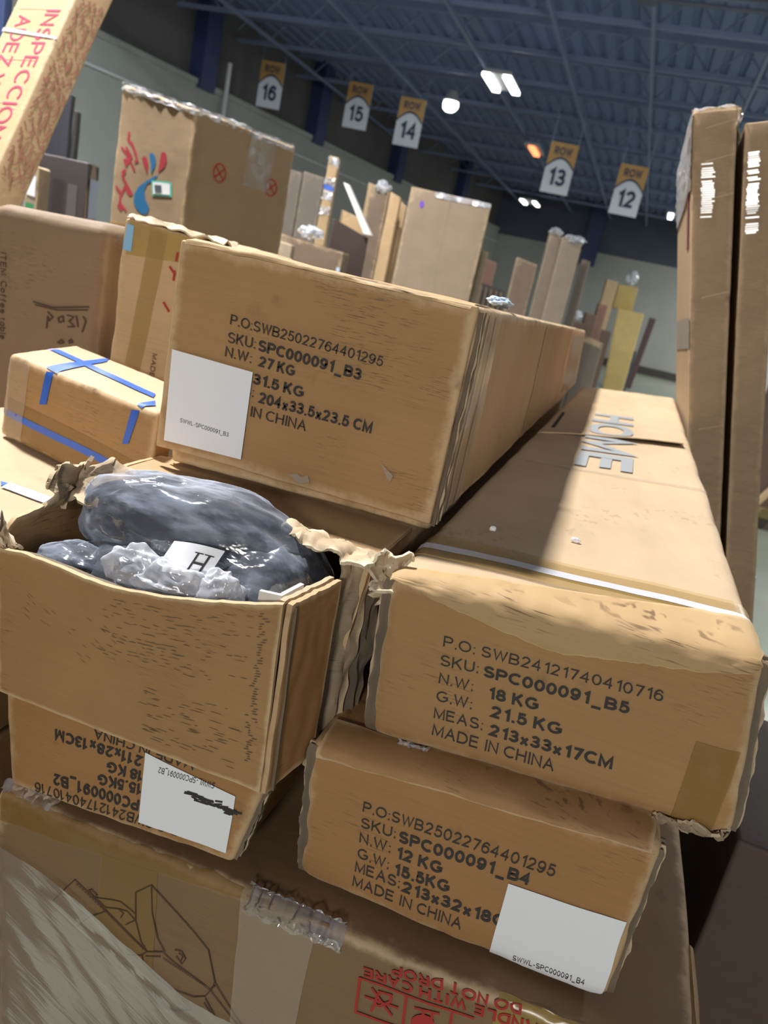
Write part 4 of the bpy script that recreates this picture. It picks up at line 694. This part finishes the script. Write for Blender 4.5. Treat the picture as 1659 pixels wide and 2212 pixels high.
def tagf(u, v):
    a, b_, c_ = Vector((-.206, -.066, .112)), Vector((-.154, -.066, .118)), Vector((-.198, -.052, .140)); d_ = c_ + b_ - a
    return a.lerp(b_, u).lerp(c_.lerp(d_, u), v) + Vector((0, -.004 * math.sin(PI * u), .003 * math.sin(PI * u)))
r = mesh('paper_tag', G().panel(tagf, 12, 6, .0005, .0), M['white']); tag(r, 'white paper tag with a black letter H among the plastic bags', 'tag')
vs, fs = glyphs('H'); g = G(); x0 = min(v[0] for v in vs); x1 = max(v[0] for v in vs)
for x, y in vs: g.add(tagf(.62 + .24 * (x - x0) / (x1 - x0), .12 + .6 * y / CAP) + Vector((0, -.0012, .0008)))
for (ua, ub, vv) in ((.57, .73, .10), (.75, .91, .10), (.57, .73, .72), (.75, .91, .72)):
    i0 = len(g.v)
    for u, v in ((ua, vv), (ub, vv), (ub, vv + .035), (ua, vv + .035)): g.add(tagf(u, v) + Vector((0, -.0012, .0008)))
    fs = fs + [(i0, i0 + 1, i0 + 2, i0 + 3)]
g.f += fs; mesh('letter', g, M['ink'], r)
g = G(); pp = [Vector((-.094, -.0815, .134)), Vector((-.073, -.081, .136)), Vector((-.068, -.046, .137))]
g.panel(lambda u, v: (pp[0].lerp(pp[1], u * 2) if u < .5 else pp[1].lerp(pp[2], u * 2 - 1)) + Vector((0, 0, -.055 * (1 - v))), 12, 4, .004, 0)
tag(mesh('corner_board', g, M['white_board']), 'white angled packing board sticking up inside the right end of the open carton', 'packing')

# ------------------------------------------------------------------ pallet goods to the left
sup = [(x_, y_, z_) for z_ in (FLOOR, -.176) for y_ in (-.25, .95) for x_ in (-1.08, -.41)]
o = mesh('carton', Carton(sup, .01, .002, 6, 40).body((.06, .08, .06)), M['kraft']); tag(o, 'broad carton holding up the goods left of the stack', 'box')
c = Carton(B['L1'], .01, .002, 7, 41); r = thing('carton', 'flat carton with white and blue tape ends, left behind the open carton', 'box', base(B['L1']))
mesh('body', c.body((.015, .015, .02)), M['kraft'], r, top=M['kraft_lit_top']); T = D['L1T']
mesh('blue_tape', c.sheet('top', T['blue'], 4, 3, .0015), M['tape_blue'], r); mesh('blue_tape', c.sheet('top', T['blue2'], 4, 3, .0015), M['tape_blue'], r)
mesh('white_tape', c.sheet('top', T['white'], 16, 4, .0022), M['tape_white'], r)
c = Carton(B['BT'], .008, .0014, 8, 42); r = thing('taped_carton', 'carton bound with crossed strips of bright blue tape', 'box', base(B['BT']))
mesh('body', c.body((.012, .012, .012)), M['kraft'], r, top=M['kraft_lit_top']); T = D['BTT']
def bt(face, q, n=12): mesh('blue_tape', c.sheet(face, [(min(max(a, .0), 1), min(max(b, 0), 1)) for a, b in q], n, n, .0016), M['tape_blue'], r)
bt('top', T['topx']); bt('top', T['cross']); bt('front', T['down']); bt('top', T['cross2']); bt('front', T['down2']); bt('front', T['low'])
mesh('packing_tape', c.sheet('front', [(.0, 0), (1, 0), (0, .5), (1, .42)], 20, 6, .0010), M['tape_brown'], r)
mesh('packing_tape', c.sheet('front', [(.0, 0), (.16, 0), (0, .98), (.17, .98)], 6, 12, .0012, wob=.004), M['tape_clear'], r)

def upright(A_, B_, depth, z0, r=.008, amp=.002, seed=0, C_=None, zt=None):
    A_, B_ = Vector(A_), Vector(B_); u = B_ - A_; u.z = 0
    n = Vector((-u.y, u.x, 0)).normalized() * depth if C_ is None else Vector(C_) - B_
    n.z = 0
    t = [A_, B_, A_ + n, B_ + n]
    bt_ = [Vector((p.x, p.y, z0)) for p in t]
    return Carton(bt_ + t, r, amp, 7, seed)
bgd = D['BG']
# rounded carton with coffee-table print
c = upright(*bgd['CT'], .32, -.172, .028, .003, 43); r = thing('carton', 'big rounded carton printed ITEM: Coffee table at the left edge', 'box', (-.87, .8, -.172))
mesh('body', c.body((.02, .05, .03)), cardboard('coffee_table_board', (.24, .165, .10, 1), wear=.15, dark=.5), r)
g = c.strokes('front', D['CTS'], .0028, .002); mesh('marker_scribble', g, M['ink_brown'], r, 'dark marker scribble')
mesh('printed_text', c.text('front', 'ITEM: Coffee table', *D['CTT'][:2], D['CTT'][2], 0, .002), M['ink_brown'], r)
# upright amber taped carton
c = upright(*bgd['YC'], .30, -.172, .008, .003, 44); r = thing('carton', 'upright carton with a wide amber tape band and blue sticker, behind the blue-taped carton', 'box', (-.6, .68, -.172))
mesh('body', c.body((.015, .05, .02)), M['kraft_pale'], r)
mesh('packing_tape', c.sheet('front', D['YCT'], 6, 30, .0014), M['tape_amber'], r); mesh('packing_tape', c.sheet('front', [(0, .90), (1, .93), (0, .995), (1, .995)], 12, 6, .0012), M['tape_yellow'], r)
mesh('sticker', c.sheet('front', D['YCL'], 4, 6, .002), plain('light_blue_sticker', S(140, 190, 228), .5), r)
mesh('red_marks', c.strokes('front', D['YCM'], .004, .002), M['ink_red'], r); mesh('printed_text', c.text('front', 'MADE', D['YCX'][0], D['YCX'][1], D['YCX'][2], 0, .002), M['ink_brown'], r)
mesh('torn_top', G().panel(lambda u, v: c.pos(u, lerp(.0, .25, v), 1, .002) + Vector((0, -.004, .004)) + noise.noise_vector(Vector((u * 8, v * 5, 3))) * .009, 30, 8, .003, .9), M['pulp'], r)
# tall carton with splash emblem
a, b_, c_ = bgd['SC']; a, b_ = Vector(a), Vector(b_); zt = (a.z + b_.z) / 2
def upright2(a, b, c3, z0, r, amp, seed):
    a, b, c3 = Vector(a), Vector(b), Vector(c3); d = a + c3 - b
    t = [a, b, d, c3]; return Carton([Vector((p.x, p.y, z0)) for p in t] + t, r, amp, 6, seed)
s2 = Vector(bgd['SC'][2])
sv = upright2((-2.02, 2.16, .378), (-1.62, 2.17, .378), (-1.40, 2.68, .378), FLOOR, .01, .003, 45)
o = mesh('carton', sv.body((.06, .06, .08)), M['kraft']); tag(o, 'carton under the tall carton with the splash emblem', 'box')
c = upright2(*bgd['SC'], .38, .010, .005, 46); r = thing('carton', 'tall carton with a red and blue splash emblem and circled crosses', 'box', (-1.7, 2.4, .38))
mesh('body', c.body((.025, .03, .03)), cardboard('emblem_carton_board', (.33, .235, .145, 1), scuff=.2), r)
mr, mb = plain('emblem_red', S(170, 52, 66), .6), plain('emblem_blue', S(40, 110, 160), .6)
sp = D['SCD']
for kk, mm, ll in (('r1', mr, 'small red drop'), ('r2', mr, 'large red drop'), ('b', mb, 'blue drop'), ('sw', mb, 'blue swoosh')): mesh('emblem_swoosh' if kk == 'sw' else 'emblem_drop', c.poly('front', sp[kk], .002), mm, r, ll)
mesh('handwriting', c.strokes('front', D['SCS'], .009, .002), mr, r, 'red brush lettering')
lb = mesh('sticker', c.sheet('front', [D['SCL'][3], D['SCL'][2], D['SCL'][0], D['SCL'][1]], 3, 3, .003), plain('teal_sticker', S(90, 190, 170), .5), r)
sl = [Vector(D['SCL'][i]) for i in (3, 2, 0, 1)]
ins = lambda u0, u1, v0, v1: [tuple(lab_pt(sl, u, v)) for u, v in ((u0, v0), (u1, v0), (u0, v1), (u1, v1))]
mesh('sticker_face', c.sheet('front', ins(.08, .92, .12, .88), 2, 2, .0045), M['white'], lb); mesh('sticker_print', c.sheet('front', ins(.18, .52, .25, .7), 2, 2, .006), plain('grey_print', S(86, 92, 104), .6), lb)
lu, lv = (s2 - b_).length, zt - .38
for (uu, vv) in D['SCC']:
    g = G()
    ring = [(uu + .028 / lu * math.cos(2 * PI * i / 20), vv + .036 / lv * math.sin(2 * PI * i / 20)) for i in range(21)]
    c.strokes('right', [ring, [(uu - .018 / lu, vv - .02 / lv), (uu + .018 / lu, vv + .02 / lv)], [(uu - .018 / lu, vv + .02 / lv), (uu + .018 / lu, vv - .02 / lv)]], .006, .002, g)
    mesh('circled_cross', g, M['ink_red'], r)
mesh('packing_tape', G().grid(lambda u, v: c.pos(1, lerp(.52, .78, u), lerp(1, .55, v), .0025 + .004 * abs(noise.noise(Vector((u * 6, v * 12, 4))))), 12, 24), M['wrap_clear'], r, 'crinkled shiny tape')
mesh('film_bunch', G().grid(lambda u, v: (c.pos(lerp(0, 1, u * 2), 0, 1, .004) if u < .5 else c.pos(1, u * 2 - 1, 1, .004)) + Vector((0, -.004, lerp(-.02, .010, v))) + noise.noise_vector(Vector((u * 20, v * 4, 7))) * .007, 60, 5), M['film_white'], r, 'pale film bunched on the top edge')
# leaning printed carton at the far left
m0, m1, l1, r1 = [Vector(p) for p in bgd['INSP']]; ax = (m1 - m0).normalized(); dl, dr_ = l1 - m1, r1 - m1
dl -= ax * dl.dot(ax); dr_ -= ax * dr_.dot(ax)
b0 = m0 - ax * ((m0.z - FLOOR - .0) / ax.z); t0 = m1 + ax * .6
c = Carton([b0 + dl, b0, b0 + dl + dr_, b0 + dr_, t0 + dl, t0, t0 + dl + dr_, t0 + dr_], .006, .001, 6, 47)
r = thing('leaning_carton', 'tall narrow leaning carton with large crimson lettering at upper left', 'box', b0)
mesh('body', c.body((.02, .02, .06)), M['kraft_pale'], r)
Lz = c.L[2]; v0 = (m0 - b0).length / Lz; vt = (m1 - b0).length / Lz
def on_axis(k): return lerp(v0, vt, k)
g = G()
for s, uu, ka, kb in (('INSPECCION', .74, .93, .12), ('ADEZ Y', .30, .89, .44)):
    mesh('printed_text', c.text('front', s, (uu - .12, on_axis(ka)), (uu - .12, on_axis(kb)), (uu + .12, on_axis(ka)), 0, .0015), M['ink_pink'], r, 'large crimson letters running down the side')
g = G(); rnd = random.Random(3)
for i in range(30):
    for j in range(4):
        vv = on_axis(1.05 - i * .038); uu = .16 + .2 * j + rnd.uniform(-.05, .05); c.strokes('right', [[(uu, vv), (uu + .05, vv + rnd.uniform(-.006, .006)), (uu + .09, vv + rnd.uniform(-.008, .008))]], .004, .0015, g)
mesh('printed_text', g, plain('dull_red_print', S(170, 120, 96), .7), r, 'rows of small dull red marks')
mesh('strap', c.sheet('front', [(0, on_axis(.78)), (1, on_axis(.74)), (0, on_axis(.805)), (1, on_axis(.755))], 12, 2, .003), M['strap'], r, 'shiny clear strap')
for kk in (.93, .6, .33, .3): mesh('crease', c.sheet('front', [(0, on_axis(kk)), (1, on_axis(kk)), (0, on_axis(kk + .008)), (1, on_axis(kk + .008))], 6, 1, .001), M['pulp'], r)

# ------------------------------------------------------------------ things behind, by distance
def back_box(key, name, label, mat_, depth=.3, z0=FLOOR, cat='box', group=None, extra=None, r_=.008, amp=.004):
    c = upright(*bgd[key][:2], depth, z0, r_, amp, len(label)); p0 = bgd[key][0]
    if not extra: o = mesh(name, c.body((.08, .12, .12)), M[mat_] if isinstance(mat_, str) else mat_); return tag(o, label, cat, group), c
    r = thing(name, label, cat, (p0[0], p0[1], z0), group); mesh('body', c.body((.08, .12, .12)), M[mat_] if isinstance(mat_, str) else mat_, r); extra(r, c); return r, c
m_tv = plain('dark_printed_carton', S(58, 50, 50), .6); m_tvs = M['kraft_grey']
def tvx(r, c):
    mesh('side_panel', c.sheet('right', [(0, 0), (1, 0), (0, 1), (1, 1)], 2, 8, .003), m_tvs, r)
    for v, h, m in ((.93, .04, plain('pale_blue_sticker', S(170, 190, 220), .5)), (.80, .02, M['ink']), (.73, .02, plain('green_sticker', S(60, 140, 90), .5)), (.66, .035, M['white'])): mesh('sticker', c.sheet('right', [(.15, v - h), (.85, v - h), (.15, v + h), (.85, v + h)], 2, 2, .006), m, r)
    mesh('printed_text', c.sheet('front', [(.62, .62), (.82, .62), (.62, .95), (.82, .95)], 2, 4, .003), plain('faint_grey_print', S(84, 78, 78), .6), r)
    for u, m in ((.03, S(70, 60, 130)), (.17, S(150, 150, 170)), (.30, S(90, 60, 170))): mesh('sticker', c.sheet('front', [(u, .63), (u + .1, .63), (u, .69), (u + .1, .69)], 2, 2, .004), plain('violet_sticker', m, .5), r)
back_box('TV', 'television_carton', 'dark brown carton with pale stickered side, behind the rounded carton', m_tv, .12, extra=tvx)
def tvx2(r, c):
    for v, h, m in ((.96, .02, M['white']), (.90, .025, plain('green_sticker', S(60, 140, 90), .5)), (.84, .02, M['white']), (.76, .02, M['ink'])): mesh('sticker', c.sheet('front', [(.15, v - h), (.8, v - h), (.15, v + h), (.8, v + h)], 2, 2, .003), m, r)
back_box('TVs', 'television_carton', 'narrow pale carton edge with green and white stickers at the left', 'kraft_grey', .10, extra=tvx2)
back_box('DK1', 'board_panel', 'dark upright panel beside the leaning printed carton', plain('dark_panel', S(40, 40, 50), .6), .05, cat='panel')
back_box('DK2', 'board_panel', 'thin dark slat leaning against the left wall area', plain('dark_slat', S(46, 42, 44), .6), .05, cat='panel')
back_box('POST', 'rack_post', 'navy steel rack post at the top left corner', m_navy, .1, cat='rack')
grey = cardboard('grey_brown_board', (.20, .17, .145, 1), scuff=.1, wear=.3)
back_box('G1', 'flat_carton', 'narrow grey-brown upright carton right of the emblem carton', grey, .15)
back_box('G2', 'flat_carton', 'wide grey-brown upright carton left of the wrapped pole carton', grey, .15)
def stx(r, c):
    mesh('blue_tape', c.sheet('front', [(0, .90), (1, .90), (0, .915), (1, .915)], 2, 2, .004), M['tape_blue'], r)
    for v in (.985, .925, .885, .84): mesh('film_bunch', G().grid(lambda u, w: c.pos(u, 0, v + (w - .5) * .025, .006) + noise.noise_vector(Vector((u * 4, w * 4, v * 9))) * .02, 8, 5), M['film_white'], r)
back_box('ST', 'pole_carton', 'tall slim carton wrapped with film and a blue tape band', 'kraft_pale', .12, extra=stx)
a, b_, d_ = [Vector(p) for p in bgd['FS']]
q = d_ + (d_ - a) * .22
o = mesh('foam_strip', Carton([q, q + Vector((.06, 0, 0)), q + Vector((0, .05, 0)), q + Vector((.06, .05, 0)), a, b_, a + Vector((0, .05, 0)), b_ + Vector((0, .05, 0))], .004, .002).body((.02, .02, .1)), M['white_board']); tag(o, 'thin white strip leaning beside the wrapped pole carton', 'strip')
back_box('PN', 'flat_carton', 'dark brown flat carton tilted edge-on in the middle background', plain('dark_television_board', S(72, 58, 52), .6), .08)
def flx(r, c): mesh('top_panel', c.sheet('top', [(0, 0), (1, 0), (0, 1), (1, 1)], 4, 2, .003), M['kraft_pale'], r); mesh('sticker', c.sheet('front', [(.94, .55), (.99, .55), (.94, .95), (.99, .95)], 1, 1, .004), M['tape_white'], r)
back_box('FL', 'flat_carton', 'long low brown carton just above the upper carton, with plastic on it', cardboard('long_low_board', (.20, .14, .10, 1)), .3, extra=flx)
back_box('FLs', 'small_carton', 'small tan carton in front of the long low brown carton', 'kraft_grey', .1)
o = mesh('plastic_scrap', G().blob((-2.03, 4.28, .575), (.07, .08, .035), 5, .4, 3, .3, 24), M['film_white']); tag(o, 'crumpled clear plastic on the long low brown carton', 'plastic')
back_box('LE1', 'flat_carton', 'brown upright carton with a wrapped white top, left of the big plain carton', cardboard('brown_upright_board', (.20, .145, .105, 1)), .3, extra=lambda r, c: mesh('film_bunch', G().blob(c.pos(.6, .1, 1), (.06, .06, .05), 4, .4, 3, .3, 18), M['film_white'], r))
back_box('LE2', 'flat_carton', 'pale tan upright board next to the brown upright carton', 'kraft_pale', .1)
back_box('LE3', 'flat_carton', 'narrow tan upright board touching the big plain carton', 'kraft_pale', .1)
back_box('SB', 'small_carton', 'small tan carton peeking over the brown upright carton', 'kraft_pale', .1)
back_box('SB2', 'small_carton', 'tan carton lying behind the dark tilted carton', 'kraft_pale', .2)
def pcx(r, c): mesh('sticker', c.poly('front', [(.165 + .028 * math.cos(i), .957 + .010 * math.sin(i)) for i in [k_ * PI / 8 for k_ in range(16)]], .004), plain('purple_sticker', S(112, 70, 200), .5), r, 'purple round sticker'); mesh('film_bunch', c.sheet('front', [(.3, .985), (1, .985), (.3, .999), (1, .999)], 20, 2, .004, wob=.01), M['film_white'], r); mesh('seam', c.strokes('front', [[(.5, .5), (.5, 1)]], .006, .003), M['kraft_grey'], r)
back_box('PC', 'big_carton', 'big plain upright carton with a purple sticker in the middle background', cardboard('plain_tall_board', (.33, .25, .175, 1), scuff=.1, dark=.1), .3, extra=pcx)
back_box('PC2', 'flat_carton', 'small plain carton against the right side of the big plain carton', 'kraft_grey', .3)
back_box('RB', 'carton', 'dark reddish carton above the slatted crate', 'kraft_red', .4)
def slats(r, c):
    for i in range(6): mesh('slat', c.sheet('front', [(i / 6 + .03, .05), (i / 6 + .10, .05), (i / 6 + .03, .98), (i / 6 + .10, .98)], 1, 4, .02), plain('slat_wood', (.2, .15, .11, 1), .8), r)
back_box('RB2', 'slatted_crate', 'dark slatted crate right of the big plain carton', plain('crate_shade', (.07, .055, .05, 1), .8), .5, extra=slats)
back_box('BR', 'carton', 'brown upright carton left of the two tall far cartons', cardboard('mid_brown_board', (.26, .185, .135, 1)), .3)
fr = cardboard('far_tall_board', (.36, .285, .22, 1), scuff=.1)
back_box('FR', 'tall_carton', 'left one of the two tall far cartons against the back wall', fr, .2, extra=lambda r, c: mesh('film_bunch', G().blob(c.pos(.5, .3, 1), (.10, .12, .06), 4, .4, 3, .3, 18), M['film_white'], r))
back_box('FR2', 'tall_carton', 'right one of the two tall far cartons against the back wall', fr, .2, extra=lambda r, c: mesh('film_bunch', G().blob(c.pos(.6, .3, 1), (.16, .12, .06), 6, .4, 3, .3, 18), M['film_white'], r))
back_box('FR3', 'tall_carton', 'greyish slim carton right behind the two tall far cartons', grey, .3)
back_box('LW', 'carton', 'grey-brown carton with a pale top edge past the far end of the upper carton', cardboard('low_grey_board', (.20, .17, .14, 1)), .5, extra=lambda r, c: mesh('rim', c.sheet('front', [(0, .93), (1, .93), (0, 1), (1, 1)], 4, 2, .003), M['pulp'], r))
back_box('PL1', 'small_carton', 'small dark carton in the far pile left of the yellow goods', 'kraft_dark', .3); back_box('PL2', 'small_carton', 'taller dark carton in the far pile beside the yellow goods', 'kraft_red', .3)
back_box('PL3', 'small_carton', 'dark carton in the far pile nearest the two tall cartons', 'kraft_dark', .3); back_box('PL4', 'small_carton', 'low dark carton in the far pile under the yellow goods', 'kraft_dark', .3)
o = mesh('plastic_scrap', G().blob(Vector(bgd['PL3'][0]) + Vector((.10, .15, .10)), (.07, .1, .07), 8, .4, 3, .3, 20), M['film_white']); tag(o, 'white crumpled plastic on the far pile', 'plastic')
back_box('TA', 'board_panel', 'tall pale board standing left of the yellow wrapped goods', 'kraft_pale', .2)
yel = cardboard('yellow_wrapped_board', (.58, .43, .16, 1), scuff=.1)
c = upright(*bgd['YU'][:2], .6, .85, .02, .01, 3); o = mesh('wrapped_goods', c.body((.1, .1, .1)), yel); tag(o, 'yellow film-wrapped bundle on top of the yellow tapering bundle', 'bundle', 'yellow wrapped goods')
tl, tr, bl, br = [Vector(p) for p in bgd['YW']]; br.x += .2; k_ = (FLOOR - bl.z) / (bl.z - tl.z); n_ = Vector((.0, .6, 0)); bl.z = br.z = FLOOR; tr.z = tl.z = .84
c = Carton([bl, br, bl + n_, br + n_, tl, tr, tl + n_, tr + n_], .02, .01, 6, 4); o = mesh('wrapped_goods', c.body((.1, .1, .1)), yel); tag(o, 'yellow wrapped bundle tapering down to the far floor', 'bundle', 'yellow wrapped goods')
o = mesh('plastic_scrap', G().blob((-.48, 21.3, 1.66), (.13, .15, .16), 8, .4, 3, .3, 20), M['film_white']); tag(o, 'pale loose film on top of the yellow bundle', 'plastic')
tl, tr, bl, br = [Vector(p) for p in bgd['DR']]; e_ = (bl - tl) * ((FLOOR - bl.z) / (bl.z - tl.z)); bl += e_; br += e_; bl.z = br.z = FLOOR; n_ = Vector((0, .15, 0))
o = mesh('board_panel', Carton([bl, br, bl + n_, br + n_, tl, tr, tl + n_, tr + n_], .01, .0).body((.1, .1, .2)), plain('dark_maroon_board', (.07, .035, .03, 1), .7)); tag(o, 'dark red board leaning by the far wall near the tall right cartons', 'panel')
back_box('CARTD', 'floor_bin', 'dark low bin on the far floor right of the yellow bundle', plain('dark_bin', S(60, 70, 80), .6), .5, cat='bin')
# right-hand aisle goods
r = thing('pallet', 'pallet of goods seen past the right edge of the tall leaning cartons', 'pallet', (2.0, 9.2, FLOOR))
mesh('deck_board', G().box((1.72, 9.0, FLOOR + .13), (3.2, 10.4, FLOOR + .24)), plain('olive_pallet_board', S(150, 135, 90), .8), r)
mesh('stringer', G().box((1.74, 9.02, FLOOR), (3.2, 9.12, FLOOR + .13)), plain('pallet_shade_wood', (.10, .08, .06, 1), .8), r)
o = mesh('carton', G().box((1.80, 9.1, FLOOR + .24), (2.9, 10.2, .2)), M['kraft_dark']); tag(o, 'brown carton on the pallet at the right edge', 'box')
o = mesh('plastic_scrap', G().blob((2.1, 9.6, .38), (.25, .25, .15), 8, .3, 3, .3, 20), M['film_white']); tag(o, 'grey plastic heap on the carton at the right edge', 'plastic')
o = mesh('timber', Carton([(1.62, 8.6, FLOOR), (1.70, 8.6, FLOOR), (1.62, 8.68, FLOOR), (1.70, 8.68, FLOOR), (2.3, 8.9, -.35), (2.38, 8.9, -.35), (2.3, 8.98, -.35), (2.38, 8.98, -.35)], .01, 0).body((.05, .05, .2)), M['kraft_pale']); tag(o, 'pale wooden bar leaning at the right edge', 'timber')
for i, (p, l) in enumerate(zip([(1.60, 6.75, FLOOR + .012), (1.36, 5.1, FLOOR + .012)], ['pale blue plastic scrap on the floor at the right edge', 'small white scrap on the floor near the right carton corner'])):
    o = mesh('floor_scrap', G().blob(p, (.10 - .06 * i, .12 - .07 * i, .012), 3 + i, .3, 3, .2, 20), M['tape_white']); tag(o, l, 'scrap')

o = mesh('shade_carton', Carton([(x_, y_, z_) for z_ in (FLOOR, -.20) for y_ in (.36, .78) for x_ in (.455, 1.3)], .006, .002, 5, 61).body((.04, .05, .06)), cardboard('painted_shade_board', (.085, .062, .046, 1), scuff=.1, wear=.1, dark=.1, pale=S(90, 74, 60))); tag(o, 'dark brown carton standing on the floor at lower right, beside the stack', 'box')  # added box, coloured dark in place of the shaded floor behind it
# ------------------------------------------------------------------ two tall cartons leaning on the stack
def tall(x0, x1, z0, z1, bx0, bx1, y0, y1, name, label, seed, right_film):
    c = Carton([(bx0, y0, FLOOR), (bx1, y0, FLOOR), (bx0, y1, FLOOR), (bx1, y1, FLOOR), (x0, y0, z0), (x1, y0, z1), (x0, y1, z0 - .02), (x1, y1, z1 - .02)], .004, .0012, 6, seed)
    r = thing(name, label, 'box', ((bx0 + bx1) / 2, (y0 + y1) / 2, FLOOR), 'tall leaning cartons')
    mesh('body', c.body((.012, .04, .03)), cardboard('tall_board', (.30, .21, .125, 1), scuff=.1, dark=.1, wear=.3), r)
    return c, r
c, r = tall(.117, .210, .912, .933, .800, .870, 1.45, 2.10, 'tall_carton', 'left of two tall cartons leaning at right, with film over its top', 51, True)
for v in (.985, .955, .92, .83, .70, .60): mesh('crease', c.strokes('front', [[(.3, v), (.97, v + .006)]], .0022, .0012), M['pulp'], r)
def shine(v0, v1, u0, u1, s): return G().grid(lambda u, v: c.pos(lerp(u0, u1, u), 0, lerp(v0, v1, v), .002 + .0015 * abs(noise.noise(Vector((u * 3, v * 40, s))))), 8, 60)
m_shine = plain('painted_tape_glare', (.86, .86, .84, 1), .18)  # near-white ticks paint the glare onto a crinkled tape strip
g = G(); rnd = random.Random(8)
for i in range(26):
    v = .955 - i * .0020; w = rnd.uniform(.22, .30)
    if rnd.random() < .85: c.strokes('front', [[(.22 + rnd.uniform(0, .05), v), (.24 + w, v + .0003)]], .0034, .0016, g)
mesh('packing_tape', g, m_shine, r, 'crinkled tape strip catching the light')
mesh('packing_tape', c.sheet('left', [(.0, .78), (.9, .78), (0, .81), (.9, .815)], 8, 3, .002), plain('grey_tape', S(128, 122, 114), .4), r, 'grey tape band')
mesh('printed_mark', c.sheet('left', [(.10, .88), (.2, .88), (.1, .935), (.2, .935)], 2, 4, .002), plain('maroon_print', S(110, 40, 60), .6), r)
def topfilm(u, v):
    if u < .5: p = c.pos(u * 2, 0, 1, .004) + Vector((0, 0, .002))
    else: p = c.pos(1, 0, lerp(1, .965, u * 2 - 1), .006)
    return p + Vector((.0, lerp(-.004, .12, v), .010 * math.sin(v * 3))) + noise.noise_vector(Vector((u * 8, v * 6, 2))) * .010
mesh('film_cover', G().grid(topfilm, 30, 14), M['wrap_clear'], r, 'clear film bunched over the top')
mesh('film_cover', G().grid(lambda u, v: c.pos(0, lerp(0, 1, u), lerp(1, .93, v), .004 + .006 * abs(noise.noise(Vector((u * 5, v * 9, 5))))), 16, 24), film('faint_stretch_film', (.8, .8, .82, 1), .90, .12, ns=12, haze=.3), r)
c, r = tall(.236, .308, .905, .925, .879, .952, 1.452, 2.10, 'tall_carton', 'right of two tall cartons leaning at right, nearest the frame edge', 52, False)
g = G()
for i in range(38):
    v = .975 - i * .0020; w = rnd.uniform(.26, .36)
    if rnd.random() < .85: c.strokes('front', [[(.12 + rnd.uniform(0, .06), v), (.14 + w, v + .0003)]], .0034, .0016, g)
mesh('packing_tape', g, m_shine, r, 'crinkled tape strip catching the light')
